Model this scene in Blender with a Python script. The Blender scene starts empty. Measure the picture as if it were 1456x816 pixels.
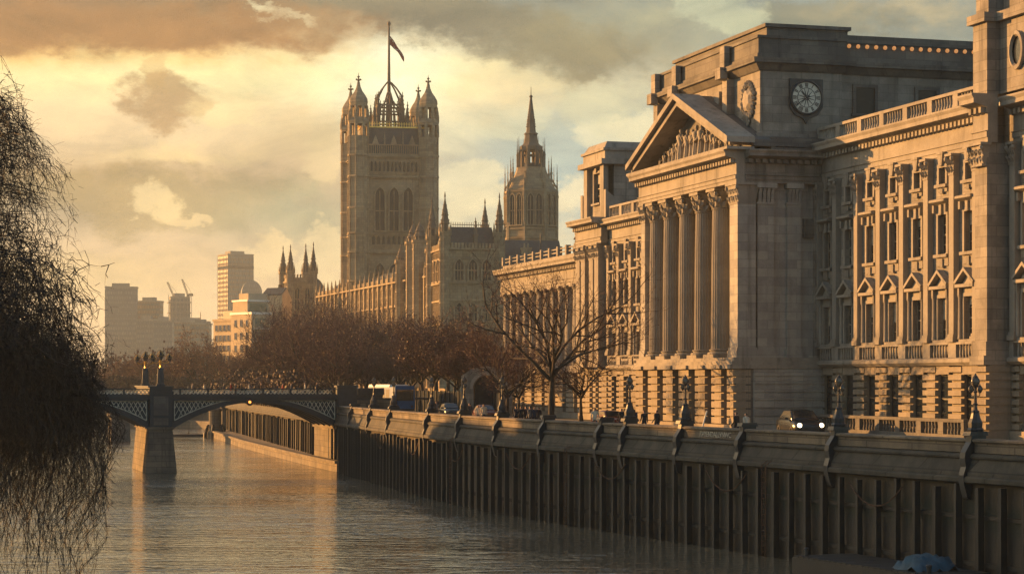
import bpy, bmesh, math, random
import numpy as np
from mathutils import Vector, Matrix
R = math.radians
scn = bpy.context.scene
COL = scn.collection
EYE = 10.0            # camera height over the water
F = 3000.0            # focal length in photograph pixels
G = 6.2               # street level on the right bank

# ------------------------------------------------------------------ camera
cd = bpy.data.cameras.new('Camera'); cam = bpy.data.objects.new('Camera', cd); COL.objects.link(cam)
cam.location = (0, 0, EYE); cam.rotation_euler = (R(90), 0, 0)
cd.sensor_width = 36; cd.lens = 36 * F / 1456; cd.shift_y = 132 / 1456
cd.clip_start = 1; cd.clip_end = 20000
scn.camera = cam

# ------------------------------------------------------------------ light and exposure
SUN_AZ, SUN_EL = 61.0, 9.0          # degrees left of the view direction, degrees up
SUN_STRENGTH, SUN_COLOR = 5.0, (1.0, 0.46, 0.125)
SKY_STRENGTH, CLOUD_STRENGTH = 0.09, 0.54
EXPOSURE = 1.15
HAZE_DENSITY, HAZE_COLOR = 0.00016, (0.70, 0.84, 0.96)
vs = scn.view_settings
vs.view_transform = 'Standard'; vs.look = 'None'; vs.exposure = EXPOSURE; vs.gamma = 1; vs.use_curve_mapping = False
scn.render.engine = 'CYCLES'
cy = scn.cycles
cy.use_denoising = True; cy.denoising_input_passes = 'RGB_ALBEDO_NORMAL'; cy.denoising_prefilter = 'NONE'; cy.max_bounces = 5; cy.diffuse_bounces = 2; cy.glossy_bounces = 3; cy.volume_bounces = 0
cy.transmission_bounces = 2; cy.caustics_reflective = False; cy.caustics_refractive = False
cy.sample_clamp_indirect = 3.0
sd = Vector((-math.sin(R(SUN_AZ)) * math.cos(R(SUN_EL)), math.cos(R(SUN_AZ)) * math.cos(R(SUN_EL)), math.sin(R(SUN_EL))))
sl = bpy.data.lights.new('Sun', 'SUN'); sl.energy = SUN_STRENGTH; sl.color = SUN_COLOR; sl.angle = R(0.5)
so = bpy.data.objects.new('Sun', sl); COL.objects.link(so)
so.rotation_euler = (-sd).to_track_quat('-Z', 'Y').to_euler()


WAVE = 0.44             # steepness of the river ripples


def lin(c):
    return tuple(((x / 255) / 12.92 if x <= 10 else ((x / 255 + 0.055) / 1.055) ** 2.4) for x in c)


class NT:
    """small helper for writing node trees"""
    def __init__(s, nt): s.nt = nt; s.nt.nodes.clear()
    def n(s, t, **k):
        o = s.nt.nodes.new(t)
        for a, b in k.items(): setattr(o, a, b)
        return o
    def put(s, sock, v):
        if hasattr(v, 'is_output'): s.nt.links.new(v, sock)
        elif isinstance(v, (tuple, list)) and len(v) == 3 and len(sock.default_value) == 4: sock.default_value = (*v, 1)
        else: sock.default_value = v
    def m(s, op, a, b=0.0, c=0.0, clamp=False):
        o = s.n('ShaderNodeMath', operation=op, use_clamp=clamp)
        s.put(o.inputs[0], a); s.put(o.inputs[1], b); s.put(o.inputs[2], c)
        return o.outputs[0]
    def ss(s, v, a, b, to0=0.0, to1=1.0):
        o = s.n('ShaderNodeMapRange', interpolation_type='SMOOTHSTEP')
        for i, x in enumerate((v, a, b, to0, to1)): s.put(o.inputs[i], x)
        return o.outputs[0]
    def mix(s, f, a, b, mode='MIX'):
        o = s.n('ShaderNodeMix', data_type='RGBA', blend_type=mode)
        s.put(o.inputs[0], f); s.put(o.inputs[6], a); s.put(o.inputs[7], b)
        return o.outputs[2]
    def noise(s, v, scale, detail=4, rough=0.55, out=0, dist=0.0):
        o = s.n('ShaderNodeTexNoise'); s.put(o.inputs['Vector'], v)
        s.put(o.inputs['Scale'], scale); s.put(o.inputs['Detail'], detail); s.put(o.inputs['Roughness'], rough); s.put(o.inputs['Distortion'], dist)
        return o.outputs[out]
    def map(s, v, scale, loc=(0, 0, 0)):
        o = s.n('ShaderNodeMapping'); s.put(o.inputs[0], v); o.inputs['Scale'].default_value = scale; o.inputs['Location'].default_value = loc
        return o.outputs[0]
    def ramp(s, v, pts, interp='LINEAR'):
        o = s.n('ShaderNodeValToRGB'); e = o.color_ramp.elements; o.color_ramp.interpolation = interp
        e[0].position = pts[0][0]; e[0].color = (*pts[0][1], 1); e[1].position = pts[-1][0]; e[1].color = (*pts[-1][1], 1)
        for p, c in pts[1:-1]:
            x = e.new(p); x.color = (*c, 1)
        s.put(o.inputs[0], v)
        return o.outputs[0]


# ------------------------------------------------------------------ sky: Nishita above, low winter cloud towards the sunset
world = bpy.data.worlds.new('World'); scn.world = world; world.use_nodes = True
w = NT(world.node_tree)
sky = w.n('ShaderNodeTexSky', sky_type='NISHITA'); sky.sun_disc = False
sky.sun_elevation = R(SUN_EL); sky.sun_rotation = R(-SUN_AZ); sky.air_density = 1.2; sky.dust_density = 2.0
bg0 = w.n('ShaderNodeBackground'); w.put(bg0.inputs[0], sky.outputs[0]); bg0.inputs[1].default_value = SKY_STRENGTH
tc = w.n('ShaderNodeTexCoord'); D = tc.outputs['Generated']
sx = w.n('ShaderNodeSeparateXYZ'); w.put(sx.inputs[0], D); dx, dy, dz = sx.outputs
yc = w.m('MAXIMUM', dy, 0.02)
# bearing and height of a cloud, in thousandths of the distance (tangent units)
U0 = w.m('MULTIPLY', w.m('DIVIDE', dx, yc), 3000.0); V0 = w.m('MULTIPLY', w.m('DIVIDE', dz, yc), 3000.0)
D2 = w.map(D, (1, 1, 1.7))
wn = w.n('ShaderNodeSeparateColor'); w.put(wn.inputs[0], w.noise(D2, 22.0, 6, 0.62, 1))
wf = w.n('ShaderNodeSeparateColor'); w.put(wf.inputs[0], w.noise(D2, 75.0, 5, 0.65, 1))
U = w.m('ADD', U0, w.m('ADD', w.m('MULTIPLY_ADD', wn.outputs[0], 150.0, -75.0), w.m('MULTIPLY_ADD', wf.outputs[0], 50.0, -25.0)))
V = w.m('ADD', V0, w.m('ADD', w.m('MULTIPLY_ADD', wn.outputs[1], 90.0, -45.0), w.m('MULTIPLY_ADD', wf.outputs[1], 40.0, -20.0)))
Vs = w.m('ADD', V0, w.m('MULTIPLY_ADD', wn.outputs[1], 36.0, -18.0))
t = w.m('DIVIDE', Vs, 1500.0, clamp=True)
def vr(rows): return w.ramp(t, [((540 - y) / 1500.0, lin(c)) for y, c in sorted(rows, key=lambda r: -r[0])])
left = vr([(540, (238, 192, 136)), (470, (240, 202, 150)), (400, (234, 200, 152)), (345, (214, 186, 146)), (300, (190, 170, 136)), (250, (208, 178, 138)),
           (200, (232, 202, 156)), (150, (246, 214, 164)), (108, (255, 226, 164)), (88, (246, 196, 118)), (60, (200, 150, 94)), (25, (170, 128, 84)), (0, (148, 114, 80)), (-70, (214, 180, 128)), (-220, (255, 224, 164)), (-480, (240, 206, 152)), (-700, (190, 170, 138)), (-1000, (156, 152, 140))])
right = vr([(540, (226, 206, 160)), (430, (216, 204, 168)), (330, (188, 196, 178)), (250, (166, 182, 174)), (180, (176, 184, 168)),
            (120, (194, 186, 158)), (70, (154, 156, 138)), (30, (134, 144, 134)), (0, (138, 148, 140)), (-90, (160, 158, 134)), (-220, (204, 186, 150)), (-560, (168, 166, 150)), (-1000, (132, 142, 148))])
skyc = w.mix(w.ss(U, -280.0, 40.0), left, right)
UM, VM = U, V
rn = w.noise(w.map(D, (1, 1, 1.5)), 58.0, 9, .66); rag = w.m('MULTIPLY_ADD', rn, 3.4, -1.7)
def blob(px, py, rx, ry, col, amt=1.0, edge=0.0, k=0.55, tilt=0.0):
    """one bank or puff of cloud at a bearing and a height; edge > 0 gives it a firm, billowing rim"""
    global skyc
    cx, cyv = px - 728.0, 540.0 - py
    a = w.m('SUBTRACT', UM, cx); b = w.m('SUBTRACT', VM, cyv)
    if tilt: b = w.m('MULTIPLY_ADD', a, tilt, b)
    a = w.m('DIVIDE', a, rx); b = w.m('DIVIDE', b, ry)
    q = w.m('MULTIPLY_ADD', a, a, w.m('MULTIPLY', b, b))
    if edge: mk = w.ss(w.m('ADD', q, rag), 1.0 + edge, 1.0 - edge)
    else: mk = w.m('EXPONENT', w.m('MULTIPLY', w.m('MAXIMUM', w.m('MULTIPLY_ADD', rag, .45, q), 0.0), -1.0))
    skyc = w.mix(w.m('MULTIPLY', mk, amt, clamp=True), skyc, lin(col))
blob(565, 118, 190, 75, (255, 244, 190), .9)
blob(560, 112, 80, 48, (255, 253, 222), .95)
blob(300, 108, 420, 26, (255, 238, 172), .7)
blob(660, 30, 230, 42, (122, 116, 96), .9, edge=.8, tilt=.22)
blob(600, 0, 300, 30, (140, 132, 104), .6)
blob(830, 60, 130, 45, (150, 140, 106), .7)
blob(960, 25, 110, 30, (176, 172, 138), .7)
blob(330, 30, 160, 26, (170, 140, 98), .6)
blob(385, 18, 60, 7, (240, 222, 172), .85, edge=.6, tilt=.25)
blob(150, 40, 330, 34, (164, 121, 78), .9, edge=.8)
blob(240, 285, 190, 46, (170, 150, 110), .9, edge=.8)
blob(130, 262, 130, 34, (190, 160, 108), .5)
blob(250, 222, 120, 12, (246, 214, 150), .5)
blob(430, 320, 110, 56, (172, 172, 138), .7)
blob(440, 190, 90, 45, (214, 184, 134), .5)
blob(238, 148, 50, 40, (184, 150, 106), .85, edge=.6)
blob(222, 108, 16, 26, (206, 168, 112), .5, edge=.7)
blob(230, 292, 36, 22, (232, 204, 150), .85, edge=.6)
blob(268, 318, 36, 11, (228, 198, 146), .8, edge=.6)
blob(150, 392, 140, 30, (244, 208, 142), .55)
blob(385, 370, 34, 32, (246, 214, 156), .7, edge=.45)
blob(460, 372, 30, 42, (240, 214, 160), .75, edge=.4)
blob(465, 232, 26, 38, (228, 202, 152), .6, edge=.5)
blob(655, 268, 46, 44, (228, 216, 176), .9, edge=.5)
blob(735, 172, 52, 26, (214, 210, 174), .8, edge=.6)
blob(705, 130, 90, 36, (236, 204, 148), .5)
blob(800, 270, 34, 32, (232, 218, 178), .9, edge=.5)
blob(780, 345, 90, 46, (238, 216, 168), .5)
blob(895, 190, 52, 36, (220, 212, 176), .9, edge=.5)
blob(845, 140, 50, 34, (208, 202, 164), .7, edge=.7)
blob(1130, 24, 130, 24, (118, 122, 106), .85, edge=.7)
blob(1030, 20, 60, 26, (196, 198, 164), .7, edge=.6)
blob(1300, 14, 130, 18, (206, 184, 136), .6)
blob(690, 300, 70, 40, (232, 216, 172), .5, edge=.4)
blob(905, 170, 30, 20, (226, 214, 172), .6, edge=.5)
blob(330, 150, 60, 22, (250, 222, 160), .5, edge=.6)
fbm = w.noise(w.map(D, (1, 1, 2.4)), 16.0, 9, 0.62, dist=.6)
skyc = w.mix(1.0, skyc, w.ramp(fbm, [(0.28, (.70, .74, .78)), (0.5, (1.0, 1.0, 1.0)), (0.72, (1.16, 1.14, 1.08))]), 'MULTIPLY')
skyc = w.mix(1.0, skyc, w.ramp(w.noise(w.map(D, (1, 1, 1.6)), 46.0, 7, 0.6), [(0.3, (.90, .92, .94)), (0.7, (1.07, 1.06, 1.04))]), 'MULTIPLY')
skyc = w.mix(w.ss(dy, 0.80, 0.25), skyc, w.ramp(dz, [(0.0, lin((86, 126, 152))), (0.5, lin((70, 118, 162)))]))   # cool light away from the sunset
bg1 = w.n('ShaderNodeBackground'); w.put(bg1.inputs[0], skyc); bg1.inputs[1].default_value = CLOUD_STRENGTH
cover = w.m('MAXIMUM', w.ss(V0, 1500.0, 1050.0), w.ss(w.noise(D2, 3.0, 6, 0.6), .5, .72, 0.0, .45))
cover = w.m('MULTIPLY', cover, w.ss(dz, 0.55, 0.12))
ms = w.n('ShaderNodeMixShader'); w.put(ms.inputs[0], cover); w.put(ms.inputs[1], bg0.outputs[0]); w.put(ms.inputs[2], bg1.outputs[0])
wo = w.n('ShaderNodeOutputWorld'); w.put(wo.inputs[0], ms.outputs[0])

# ------------------------------------------------------------------ materials
def material(name):
    m = bpy.data.materials.new(name); m.use_nodes = True
    n = NT(m.node_tree); b = n.n('ShaderNodeBsdfPrincipled'); o = n.n('ShaderNodeOutputMaterial'); n.put(o.inputs[0], b.outputs[0])
    return m, n, b, n.n('ShaderNodeTexCoord').outputs['Object']

def stone(name, c1, c2, joint=None, streak=.5, rough=.85, bump=.35, patch=.35, jdark=.62, grime=(.1, .1, .1)):
    m, n, b, tc = material(name)
    col = n.mix(n.ss(n.noise(tc, patch, 5, .6), .36, .66), c1, c2)
    col = n.mix(n.ss(n.noise(tc, 5.0, 3, .6), .35, .75, 0, .3), col, tuple(x * .62 for x in c1))
    st = n.noise(n.map(tc, (1.5, 1.5, .09)), 1.0, 4, .6)
    col = n.mix(n.ss(st, .5, .78, 0, streak), col, grime)
    h = n.noise(tc, 9.0, 4, .6)
    if joint:
        s = n.n('ShaderNodeSeparateXYZ'); n.put(s.inputs[0], tc)
        c = n.n('ShaderNodeCombineXYZ'); n.put(c.inputs[0], n.m('ADD', s.outputs[0], s.outputs[1])); n.put(c.inputs[1], s.outputs[2])
        br = n.n('ShaderNodeTexBrick'); n.put(br.inputs[0], c.outputs[0])
        for k, v in (('Scale', 1.0), ('Mortar Size', joint[2]), ('Brick Width', joint[0]), ('Row Height', joint[1]), ('Bias', 0.0)): br.inputs[k].default_value = v
        br.inputs['Color1'].default_value = (1.04, 1.03, 1.0, 1); br.inputs['Color2'].default_value = (.72, .72, .74, 1); br.inputs['Mortar'].default_value = (jdark, jdark, jdark, 1)
        col = n.mix(1.0, col, br.outputs[0], 'MULTIPLY')
        h = n.m('MULTIPLY_ADD', br.outputs[1], -1.2, h)
    n.put(b.inputs['Base Color'], col); b.inputs['Roughness'].default_value = rough
    bp = n.n('ShaderNodeBump'); bp.inputs['Strength'].default_value = bump; bp.inputs['Distance'].default_value = .06; n.put(bp.inputs['Height'], h)
    n.put(b.inputs['Normal'], bp.outputs[0])
    return m

def plain(name, c, rough=.6, metal=0.0, var=.25, spec=.5, scale=3.0):
    m, n, b, tc = material(name)
    n.put(b.inputs['Base Color'], n.mix(n.ss(n.noise(tc, scale, 4, .6), .3, .7), tuple(x * (1 - var) for x in c), tuple(min(1, x * (1 + var)) for x in c)))
    b.inputs['Roughness'].default_value = rough; b.inputs['Metallic'].default_value = metal; b.inputs['Specular IOR Level'].default_value = spec
    return m

def emitter(name, c, s):
    m, n, b, tc = material(name)
    b.inputs['Base Color'].default_value = (*c, 1); b.inputs['Emission Color'].default_value = (*c, 1); b.inputs['Emission Strength'].default_value = s
    return m

M = {}
M['portland'] = stone('portland stone', (.335, .312, .278), (.20, .188, .168), (1.5, .62, .02), .75, jdark=.6, patch=.5, grime=(.07, .068, .062))
M['portland_dark'] = stone('smoke darkened portland stone', (.20, .19, .172), (.12, .118, .112), (1.5, .62, .02), .7, patch=.4, grime=(.05, .052, .055))
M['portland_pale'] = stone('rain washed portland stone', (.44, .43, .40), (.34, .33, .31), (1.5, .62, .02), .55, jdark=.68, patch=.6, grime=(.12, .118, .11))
M['portland_plain'] = stone('carved portland stone', (.345, .32, .28), (.24, .222, .195), None, .7, grime=(.07, .068, .062))
M['rustic'] = stone('rusticated stone', (.34, .295, .235), (.265, .23, .18), (1.9, 9.0, .02), .4)
M['soot_shade'] = stone('soot and shade dark stone', (.19, .178, .158), (.10, .10, .098), (1.5, .62, .018), .7, grime=(.05, .055, .06))  # soot tone, also used as painted shade in the portico recesses
M['gothic'] = stone('gothic limestone', (.46, .37, .24), (.32, .25, .16), (1.2, .7, .03), .45, patch=.12, bump=.5)
M['gothic_dark'] = stone('weathered gothic stone', (.20, .16, .115), (.12, .10, .08), None, .4, patch=.2)
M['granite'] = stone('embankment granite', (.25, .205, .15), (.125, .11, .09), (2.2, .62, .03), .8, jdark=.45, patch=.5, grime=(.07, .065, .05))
M['slate'] = stone('slate roof', (.075, .09, .10), (.05, .062, .072), (.5, .35, .02), .3, rough=.6)
M['lead'] = plain('lead roofing', (.10, .115, .125), .5, .2)
M['roofstone'] = stone('stone roof slabs', (.15, .15, .145), (.10, .10, .098), (1.1, .9, .02), .4)
M['iron'] = plain('dark painted iron', (.020, .026, .033), .45)
M['bronze'] = plain('dark bronze', (.030, .033, .036), .5, .3)
M['gold'] = plain('gilded metal', (.75, .48, .14), .3, .9)
M['blue_iron'] = plain('blue black bridge paint', (.022, .034, .046), .45)
M['cream_iron'] = plain('pale grey green paint', (.58, .58, .50), .5)
M['timber'] = stone('wet timber', (.026, .026, .025), (.016, .017, .018), None, .5, rough=.6, grime=(.015, .02, .018))
M['sash'] = plain('painted timber', (.24, .215, .175), .5)
M['blind'] = plain('cream window blind', (.40, .36, .29), .8)
M['rust'] = plain('rusty iron', (.075, .038, .022), .85, var=.4)
M['letter'] = plain('pale cut letters', (.55, .50, .42), .7)
M['granite_dark'] = stone('weathered shade dark granite', (.088, .082, .068), (.04, .042, .038), (2.2, .62, .035), .85, patch=.7, jdark=.42, grime=(.035, .04, .035))  # darker granite copy: shade of the wall face put into the colour, plus grime
M['sun_gap'] = emitter('sun gap glow', (1.0, .42, .14), .2)  # glow standing for sunlight in the parapet gaps
M['leaded'] = plain('leaded gothic glass', (.020, .022, .022), .35, spec=.3)
M['cityglass'] = plain('far office glass', (.16, .165, .16), .4, var=.1)
M['bark'] = stone('bark', (.055, .042, .032), (.03, .024, .02), None, .3, patch=3.0)
M['twig'] = plain('reddish winter twigs', (.074, .034, .032), .8, scale=.6)
M['leaf_red'] = plain('last russet leaves', (.105, .042, .03), .6, var=.45, scale=.9)
M['hedge_leaf'] = plain('brown beech hedge leaves', (.085, .05, .034), .7, var=.4)
M['tarp'] = plain('blue tarpaulin', (.022, .07, .11), .6)
M['leaf_orange'] = plain('orange autumn leaves', (.20, .085, .04), .6, var=.4, scale=.5)
M['willow_twig'] = plain('dark willow twigs', (.020, .017, .017), .7)
M['asphalt'] = stone('asphalt', (.055, .053, .05), (.045, .044, .043), None, .2, rough=.9)
M['paving'] = stone('stone paving', (.27, .24, .20), (.20, .18, .155), None, .3)
M['paint'] = plain('road paint', (.75, .74, .68), .6, var=.1)
M['earth'] = stone('grass and earth', (.07, .065, .035), (.045, .05, .026), None, .2)
M['hoard'] = plain('navy painted boards', (.018, .025, .036), .95, spec=.08)
M['concrete'] = stone('pale concrete', (.36, .34, .29), (.30, .28, .24), (4.0, 3.2, .12), .3, patch=.02)
M['towerstone'] = stone('tower cladding', (.36, .28, .19), (.32, .25, .17), (2.2, 3.6, .5), .2, patch=.02)
M['glasstower'] = stone('grey tower cladding', (.30, .30, .27), (.26, .26, .24), (2.0, 3.6, .45), .2, patch=.02, rough=.5)
M['brick'] = stone('brown brick', (.22, .13, .08), (.16, .10, .065), (.25, .08, .01), .4)
M['render'] = stone('cream render', (.62, .50, .33), (.52, .42, .28), None, .3)
M['clock'] = plain('pale clock dial', (.62, .60, .52), .5, var=.12)
M['rubber'] = plain('tyre rubber', (.02, .02, .02), .8)
M['carpaint'] = plain('black car paint', (.016, .02, .026), .2, .0, var=.1)
M['cargrey'] = plain('grey car paint', (.10, .11, .12), .25, .3, var=.1)
M['carred'] = plain('dark red car paint', (.10, .02, .015), .25, .0, var=.1)
M['blue'] = plain('blue bus paint', (.018, .11, .27), .35, var=.12)
M['white'] = plain('white paint', (.78, .77, .72), .4, var=.06)
M['paleblue'] = plain('pale blue canvas', (.25, .42, .55), .7)
M['skin'] = plain('skin', (.42, .25, .17), .6, var=.1)
M['hair'] = plain('dark hair', (.03, .022, .016), .6)
for k, c in (('black', (.02, .021, .025)), ('navy', (.025, .035, .07)), ('brown', (.08, .05, .035)), ('red', (.28, .03, .025)), ('cream', (.6, .55, .45)), ('grey', (.14, .14, .145))):
    M['cloth_' + k] = plain(k + ' cloth', c, .85)
M['headlight'] = emitter('lit headlamp', (1.0, .80, .5), 2.5)
M['signal'] = emitter('lit amber lamp', (1.0, .30, .05), 1.3)
M['globe'] = plain('smoked lamp glass', (.12, .11, .095), .12, var=.1)

m, n, b, tc = material('window glass'); M['glass'] = m
b.inputs['Base Color'].default_value = (.018, .024, .030, 1); b.inputs['Roughness'].default_value = .08; b.inputs['IOR'].default_value = 2.3
bp = n.n('ShaderNodeBump'); bp.inputs['Strength'].default_value = .15; bp.inputs['Distance'].default_value = .05
n.put(bp.inputs['Height'], n.noise(tc, 1.2, 2)); n.put(b.inputs['Normal'], bp.outputs[0])

# river: silty water with wind ripples that run across the stream
m, n, b, tc = material('river water'); M['water'] = m
n.put(b.inputs['Base Color'], n.mix(n.ss(n.noise(tc, .03, 4, .6), .35, .65), (.20, .172, .118), (.145, .126, .09)))
b.inputs['IOR'].default_value = 2.1; b.inputs['Specular IOR Level'].default_value = .8
gust = n.ss(n.noise(n.map(tc, (.02, .045, 1)), 1.0, 4, .6), .34, .66)
n.put(b.inputs['Roughness'], n.m('MULTIPLY_ADD', gust, .06, .04))
def wave(v):
    h1 = n.noise(n.map(v, (.20, .62, 1)), 1.0, 4, .6, dist=.4); h2 = n.noise(n.map(v, (.75, 1.9, 1)), 1.0, 3, .6); h3 = n.noise(n.map(v, (.04, .10, 1)), 1.0, 2, .5)
    r1 = n.m('ABSOLUTE', n.m('MULTIPLY_ADD', h1, 2.0, -1.0)); r2 = n.m('ABSOLUTE', n.m('MULTIPLY_ADD', h2, 2.0, -1.0))   # sharp little crests
    return n.m('MULTIPLY_ADD', r1, -.34, n.m('MULTIPLY_ADD', r2, -.12, n.m('MULTIPLY', h3, .7)))
def shifted(x, y):
    o = n.n('ShaderNodeVectorMath', operation='ADD'); n.put(o.inputs[0], tc); o.inputs[1].default_value = (x, y, 0); return o.outputs[0]
EPS = .12; amp = n.m('MULTIPLY_ADD', gust, WAVE * .9, WAVE * .55)
w0 = wave(tc); c = n.n('ShaderNodeCombineXYZ')
n.put(c.inputs[0], n.m('MULTIPLY', n.m('SUBTRACT', w0, wave(shifted(EPS, 0))), n.m('DIVIDE', amp, EPS)))
n.put(c.inputs[1], n.m('MULTIPLY', n.m('SUBTRACT', w0, wave(shifted(0, EPS))), n.m('DIVIDE', amp, EPS))); c.inputs[2].default_value = 1.0
vn = n.n('ShaderNodeVectorMath', operation='NORMALIZE'); n.put(vn.inputs[0], c.outputs[0]); n.put(b.inputs['Normal'], vn.outputs[0])

# lower embankment face: granite with a weed and silt line left by the tide
m, n, b, tc = material('tidal wall stone'); M['tidal'] = m
s = n.n('ShaderNodeSeparateXYZ'); n.put(s.inputs[0], tc)
zz = n.m('ADD', s.outputs[2], n.m('MULTIPLY_ADD', n.noise(n.map(tc, (.5, .5, .15)), 1.0, 5, .65), 2.2, -1.1))
dry = n.mix(n.noise(tc, .6, 5, .6), (.10, .08, .056), (.045, .04, .033))
weed = n.mix(n.noise(tc, 1.5, 5, .6), (.028, .036, .026), (.045, .048, .04))
silt = n.mix(n.noise(n.map(tc, (.8, .8, .2)), 1.0, 5, .6), (.052, .046, .040), (.030, .029, .027))
col = n.mix(n.ss(zz, 3.5, 4.4), n.mix(n.ss(zz, 2.4, 3.2), silt, weed), dry)
n.put(b.inputs['Base Color'], col); n.put(b.inputs['Roughness'], n.ss(zz, 1.0, 4.0, .45, .9))
bp = n.n('ShaderNodeBump'); bp.inputs['Strength'].default_value = .5; bp.inputs['Distance'].default_value = .08
n.put(bp.inputs['Height'], n.noise(tc, 3.0, 5, .65)); n.put(b.inputs['Normal'], bp.outputs[0])

# ------------------------------------------------------------------ mesh building
class MB:
    def __init__(s): s.v = []; s.f = []; s.mi = []; s.k = 0; s.T = None
    def add(s, vs, fs):
        o = len(s.v)
        if s.T is not None: vs = [tuple(s.T @ Vector(p)) for p in vs]
        s.v.extend(vs); s.f.extend([tuple(i + o for i in f) for f in fs]); s.mi.extend([s.k] * len(fs))
        return s
    def box(s, x0, x1, y0, y1, z0, z1):
        return s.add([(x0, y0, z0), (x1, y0, z0), (x1, y1, z0), (x0, y1, z0), (x0, y0, z1), (x1, y0, z1), (x1, y1, z1), (x0, y1, z1)],
                     [(3, 2, 1, 0), (4, 5, 6, 7), (0, 1, 5, 4), (1, 2, 6, 5), (2, 3, 7, 6), (3, 0, 4, 7)])
    def cbox(s, c, d): return s.box(c[0] - d[0] / 2, c[0] + d[0] / 2, c[1] - d[1] / 2, c[1] + d[1] / 2, c[2] - d[2] / 2, c[2] + d[2] / 2)
    def taper(s, cx, cy, z0, z1, a0, b0, a1, b1):
        v = [(cx + sx * a / 2, cy + sy * b / 2, z) for z, a, b in ((z0, a0, b0), (z1, a1, b1)) for sx, sy in ((-1, -1), (1, -1), (1, 1), (-1, 1))]
        return s.add(v, [(3, 2, 1, 0), (4, 5, 6, 7), (0, 1, 5, 4), (1, 2, 6, 5), (2, 3, 7, 6), (3, 0, 4, 7)])
    def prism(s, pts, a, b, axis):
        """polygon of two coordinates swept along the third axis"""
        n_ = len(pts)
        def q(p, t): return {'x': (t, p[0], p[1]), 'y': (p[0], t, p[1]), 'z': (p[0], p[1], t)}[axis]
        return s.add([q(p, a) for p in pts] + [q(p, b) for p in pts],
                     [tuple(range(n_ - 1, -1, -1)), tuple(range(n_, 2 * n_))] + [(i, (i + 1) % n_, n_ + (i + 1) % n_, n_ + i) for i in range(n_)])
    def lathe(s, prof, cx=0, cy=0, n=8, rot=0.0, mod=None, close=True):
        vs = []
        for r, z in prof:
            for i in range(n):
                a = rot + 2 * math.pi * i / n; k = r * (mod(i) if mod else 1)
                vs.append((cx + k * math.cos(a), cy + k * math.sin(a), z))
        fs = [(j * n + i, j * n + (i + 1) % n, (j + 1) * n + (i + 1) % n, (j + 1) * n + i) for j in range(len(prof) - 1) for i in range(n)]
        if close: fs += [tuple(range(n - 1, -1, -1)), tuple((len(prof) - 1) * n + i for i in range(n))]
        return s.add(vs, fs)
    def tube(s, pts, rad, n=5):
        P = [Vector(p) for p in pts]; vs = []; up = Vector((.31, .17, .93))
        for i, p in enumerate(P):
            d = (P[min(i + 1, len(P) - 1)] - P[max(i - 1, 0)])
            if d.length < 1e-6: d = Vector((0, 0, 1))
            d.normalize(); a = d.cross(up)
            if a.length < .05: a = d.cross(Vector((1, 0, 0)))
            a.normalize(); c = d.cross(a); r = rad[i] if isinstance(rad, (list, tuple)) else rad
            for j in range(n):
                t_ = 2 * math.pi * j / n; vs.append(tuple(p + a * (r * math.cos(t_)) + c * (r * math.sin(t_))))
        fs = [(i * n + j, i * n + (j + 1) % n, (i + 1) * n + (j + 1) % n, (i + 1) * n + j) for i in range(len(P) - 1) for j in range(n)]
        fs += [tuple(range(n - 1, -1, -1)), tuple((len(P) - 1) * n + j for j in range(n))]
        return s.add(vs, fs)
    def ball(s, c, r, n=8, sz=1.0):
        k = max(4, n // 2 + 1)
        return s.lathe([(max(.001, r * math.sin(math.pi * i / k)), c[2] - sz * r * math.cos(math.pi * i / k)) for i in range(k + 1)], c[0], c[1], n)
    def mesh(s, name, mats, smooth=False, norm=True):
        me = bpy.data.meshes.new(name); me.from_pydata(s.v, [], s.f)
        for x in (mats if isinstance(mats, (list, tuple)) else [mats]): me.materials.append(M[x])
        if s.k or any(s.mi): me.polygons.foreach_set('material_index', s.mi)
        if norm:
            bm = bmesh.new(); bm.from_mesh(me); bmesh.ops.recalc_face_normals(bm, faces=bm.faces); bm.to_mesh(me); bm.free()
        if smooth: me.polygons.foreach_set('use_smooth', [True] * len(me.polygons))
        me.update()
        return me
    def build(s, name, mats, parent=None, smooth=False, loc=None, norm=True):
        return inst(name, s.mesh(name, mats, smooth, norm), parent, loc)

def inst(name, me, parent=None, loc=None, rot=0.0, scale=None):
    o = bpy.data.objects.new(name, me); COL.objects.link(o)
    if parent is not None: o.parent = parent
    if loc is not None: o.location = loc
    if rot: o.rotation_euler = (0, 0, rot)
    if scale is not None: o.scale = scale if isinstance(scale, (tuple, list)) else (scale,) * 3
    return o

def tag(o, label=None, cat=None, group=None, kind=None):
    if label: o['label'] = label
    if cat: o['category'] = cat
    if group: o['group'] = group
    if kind: o['kind'] = kind
    return o

def thing(name, label, cat, loc=(0, 0, 0), rot=0.0, group=None):
    return tag(inst(name, None, None, loc, rot), label, cat, group)

def kids(o): return [c for c in list(bpy.data.objects) if c.parent is o]

def copy_thing(src, loc, rot=0.0, label=None, group=None, scale=None):
    r = src.copy(); COL.objects.link(r); r.location = loc; r.rotation_euler = (0, 0, rot)
    if scale: r.scale = (scale,) * 3
    if label: r['label'] = label
    if group: r['group'] = group
    for ch in TREE[src.name]:
        c = ch.copy(); COL.objects.link(c); c.parent = r
        for g in TREE.get(ch.name, ()):
            d = g.copy(); COL.objects.link(d); d.parent = c
    return r
TREE = {}
def remember(o):
    """note the children of a finished thing, so that copying need not search the scene"""
    TREE[o.name] = kids(o)
    for c in TREE[o.name]: TREE[c.name] = kids(c)
    return o

def at(px, d, z=None, py=None):
    """a point at distance d on the bearing px of the photograph"""
    return Vector(((px - 728) * d / F, d, z if z is not None else EYE + (540 - py) * d / F))

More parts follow.
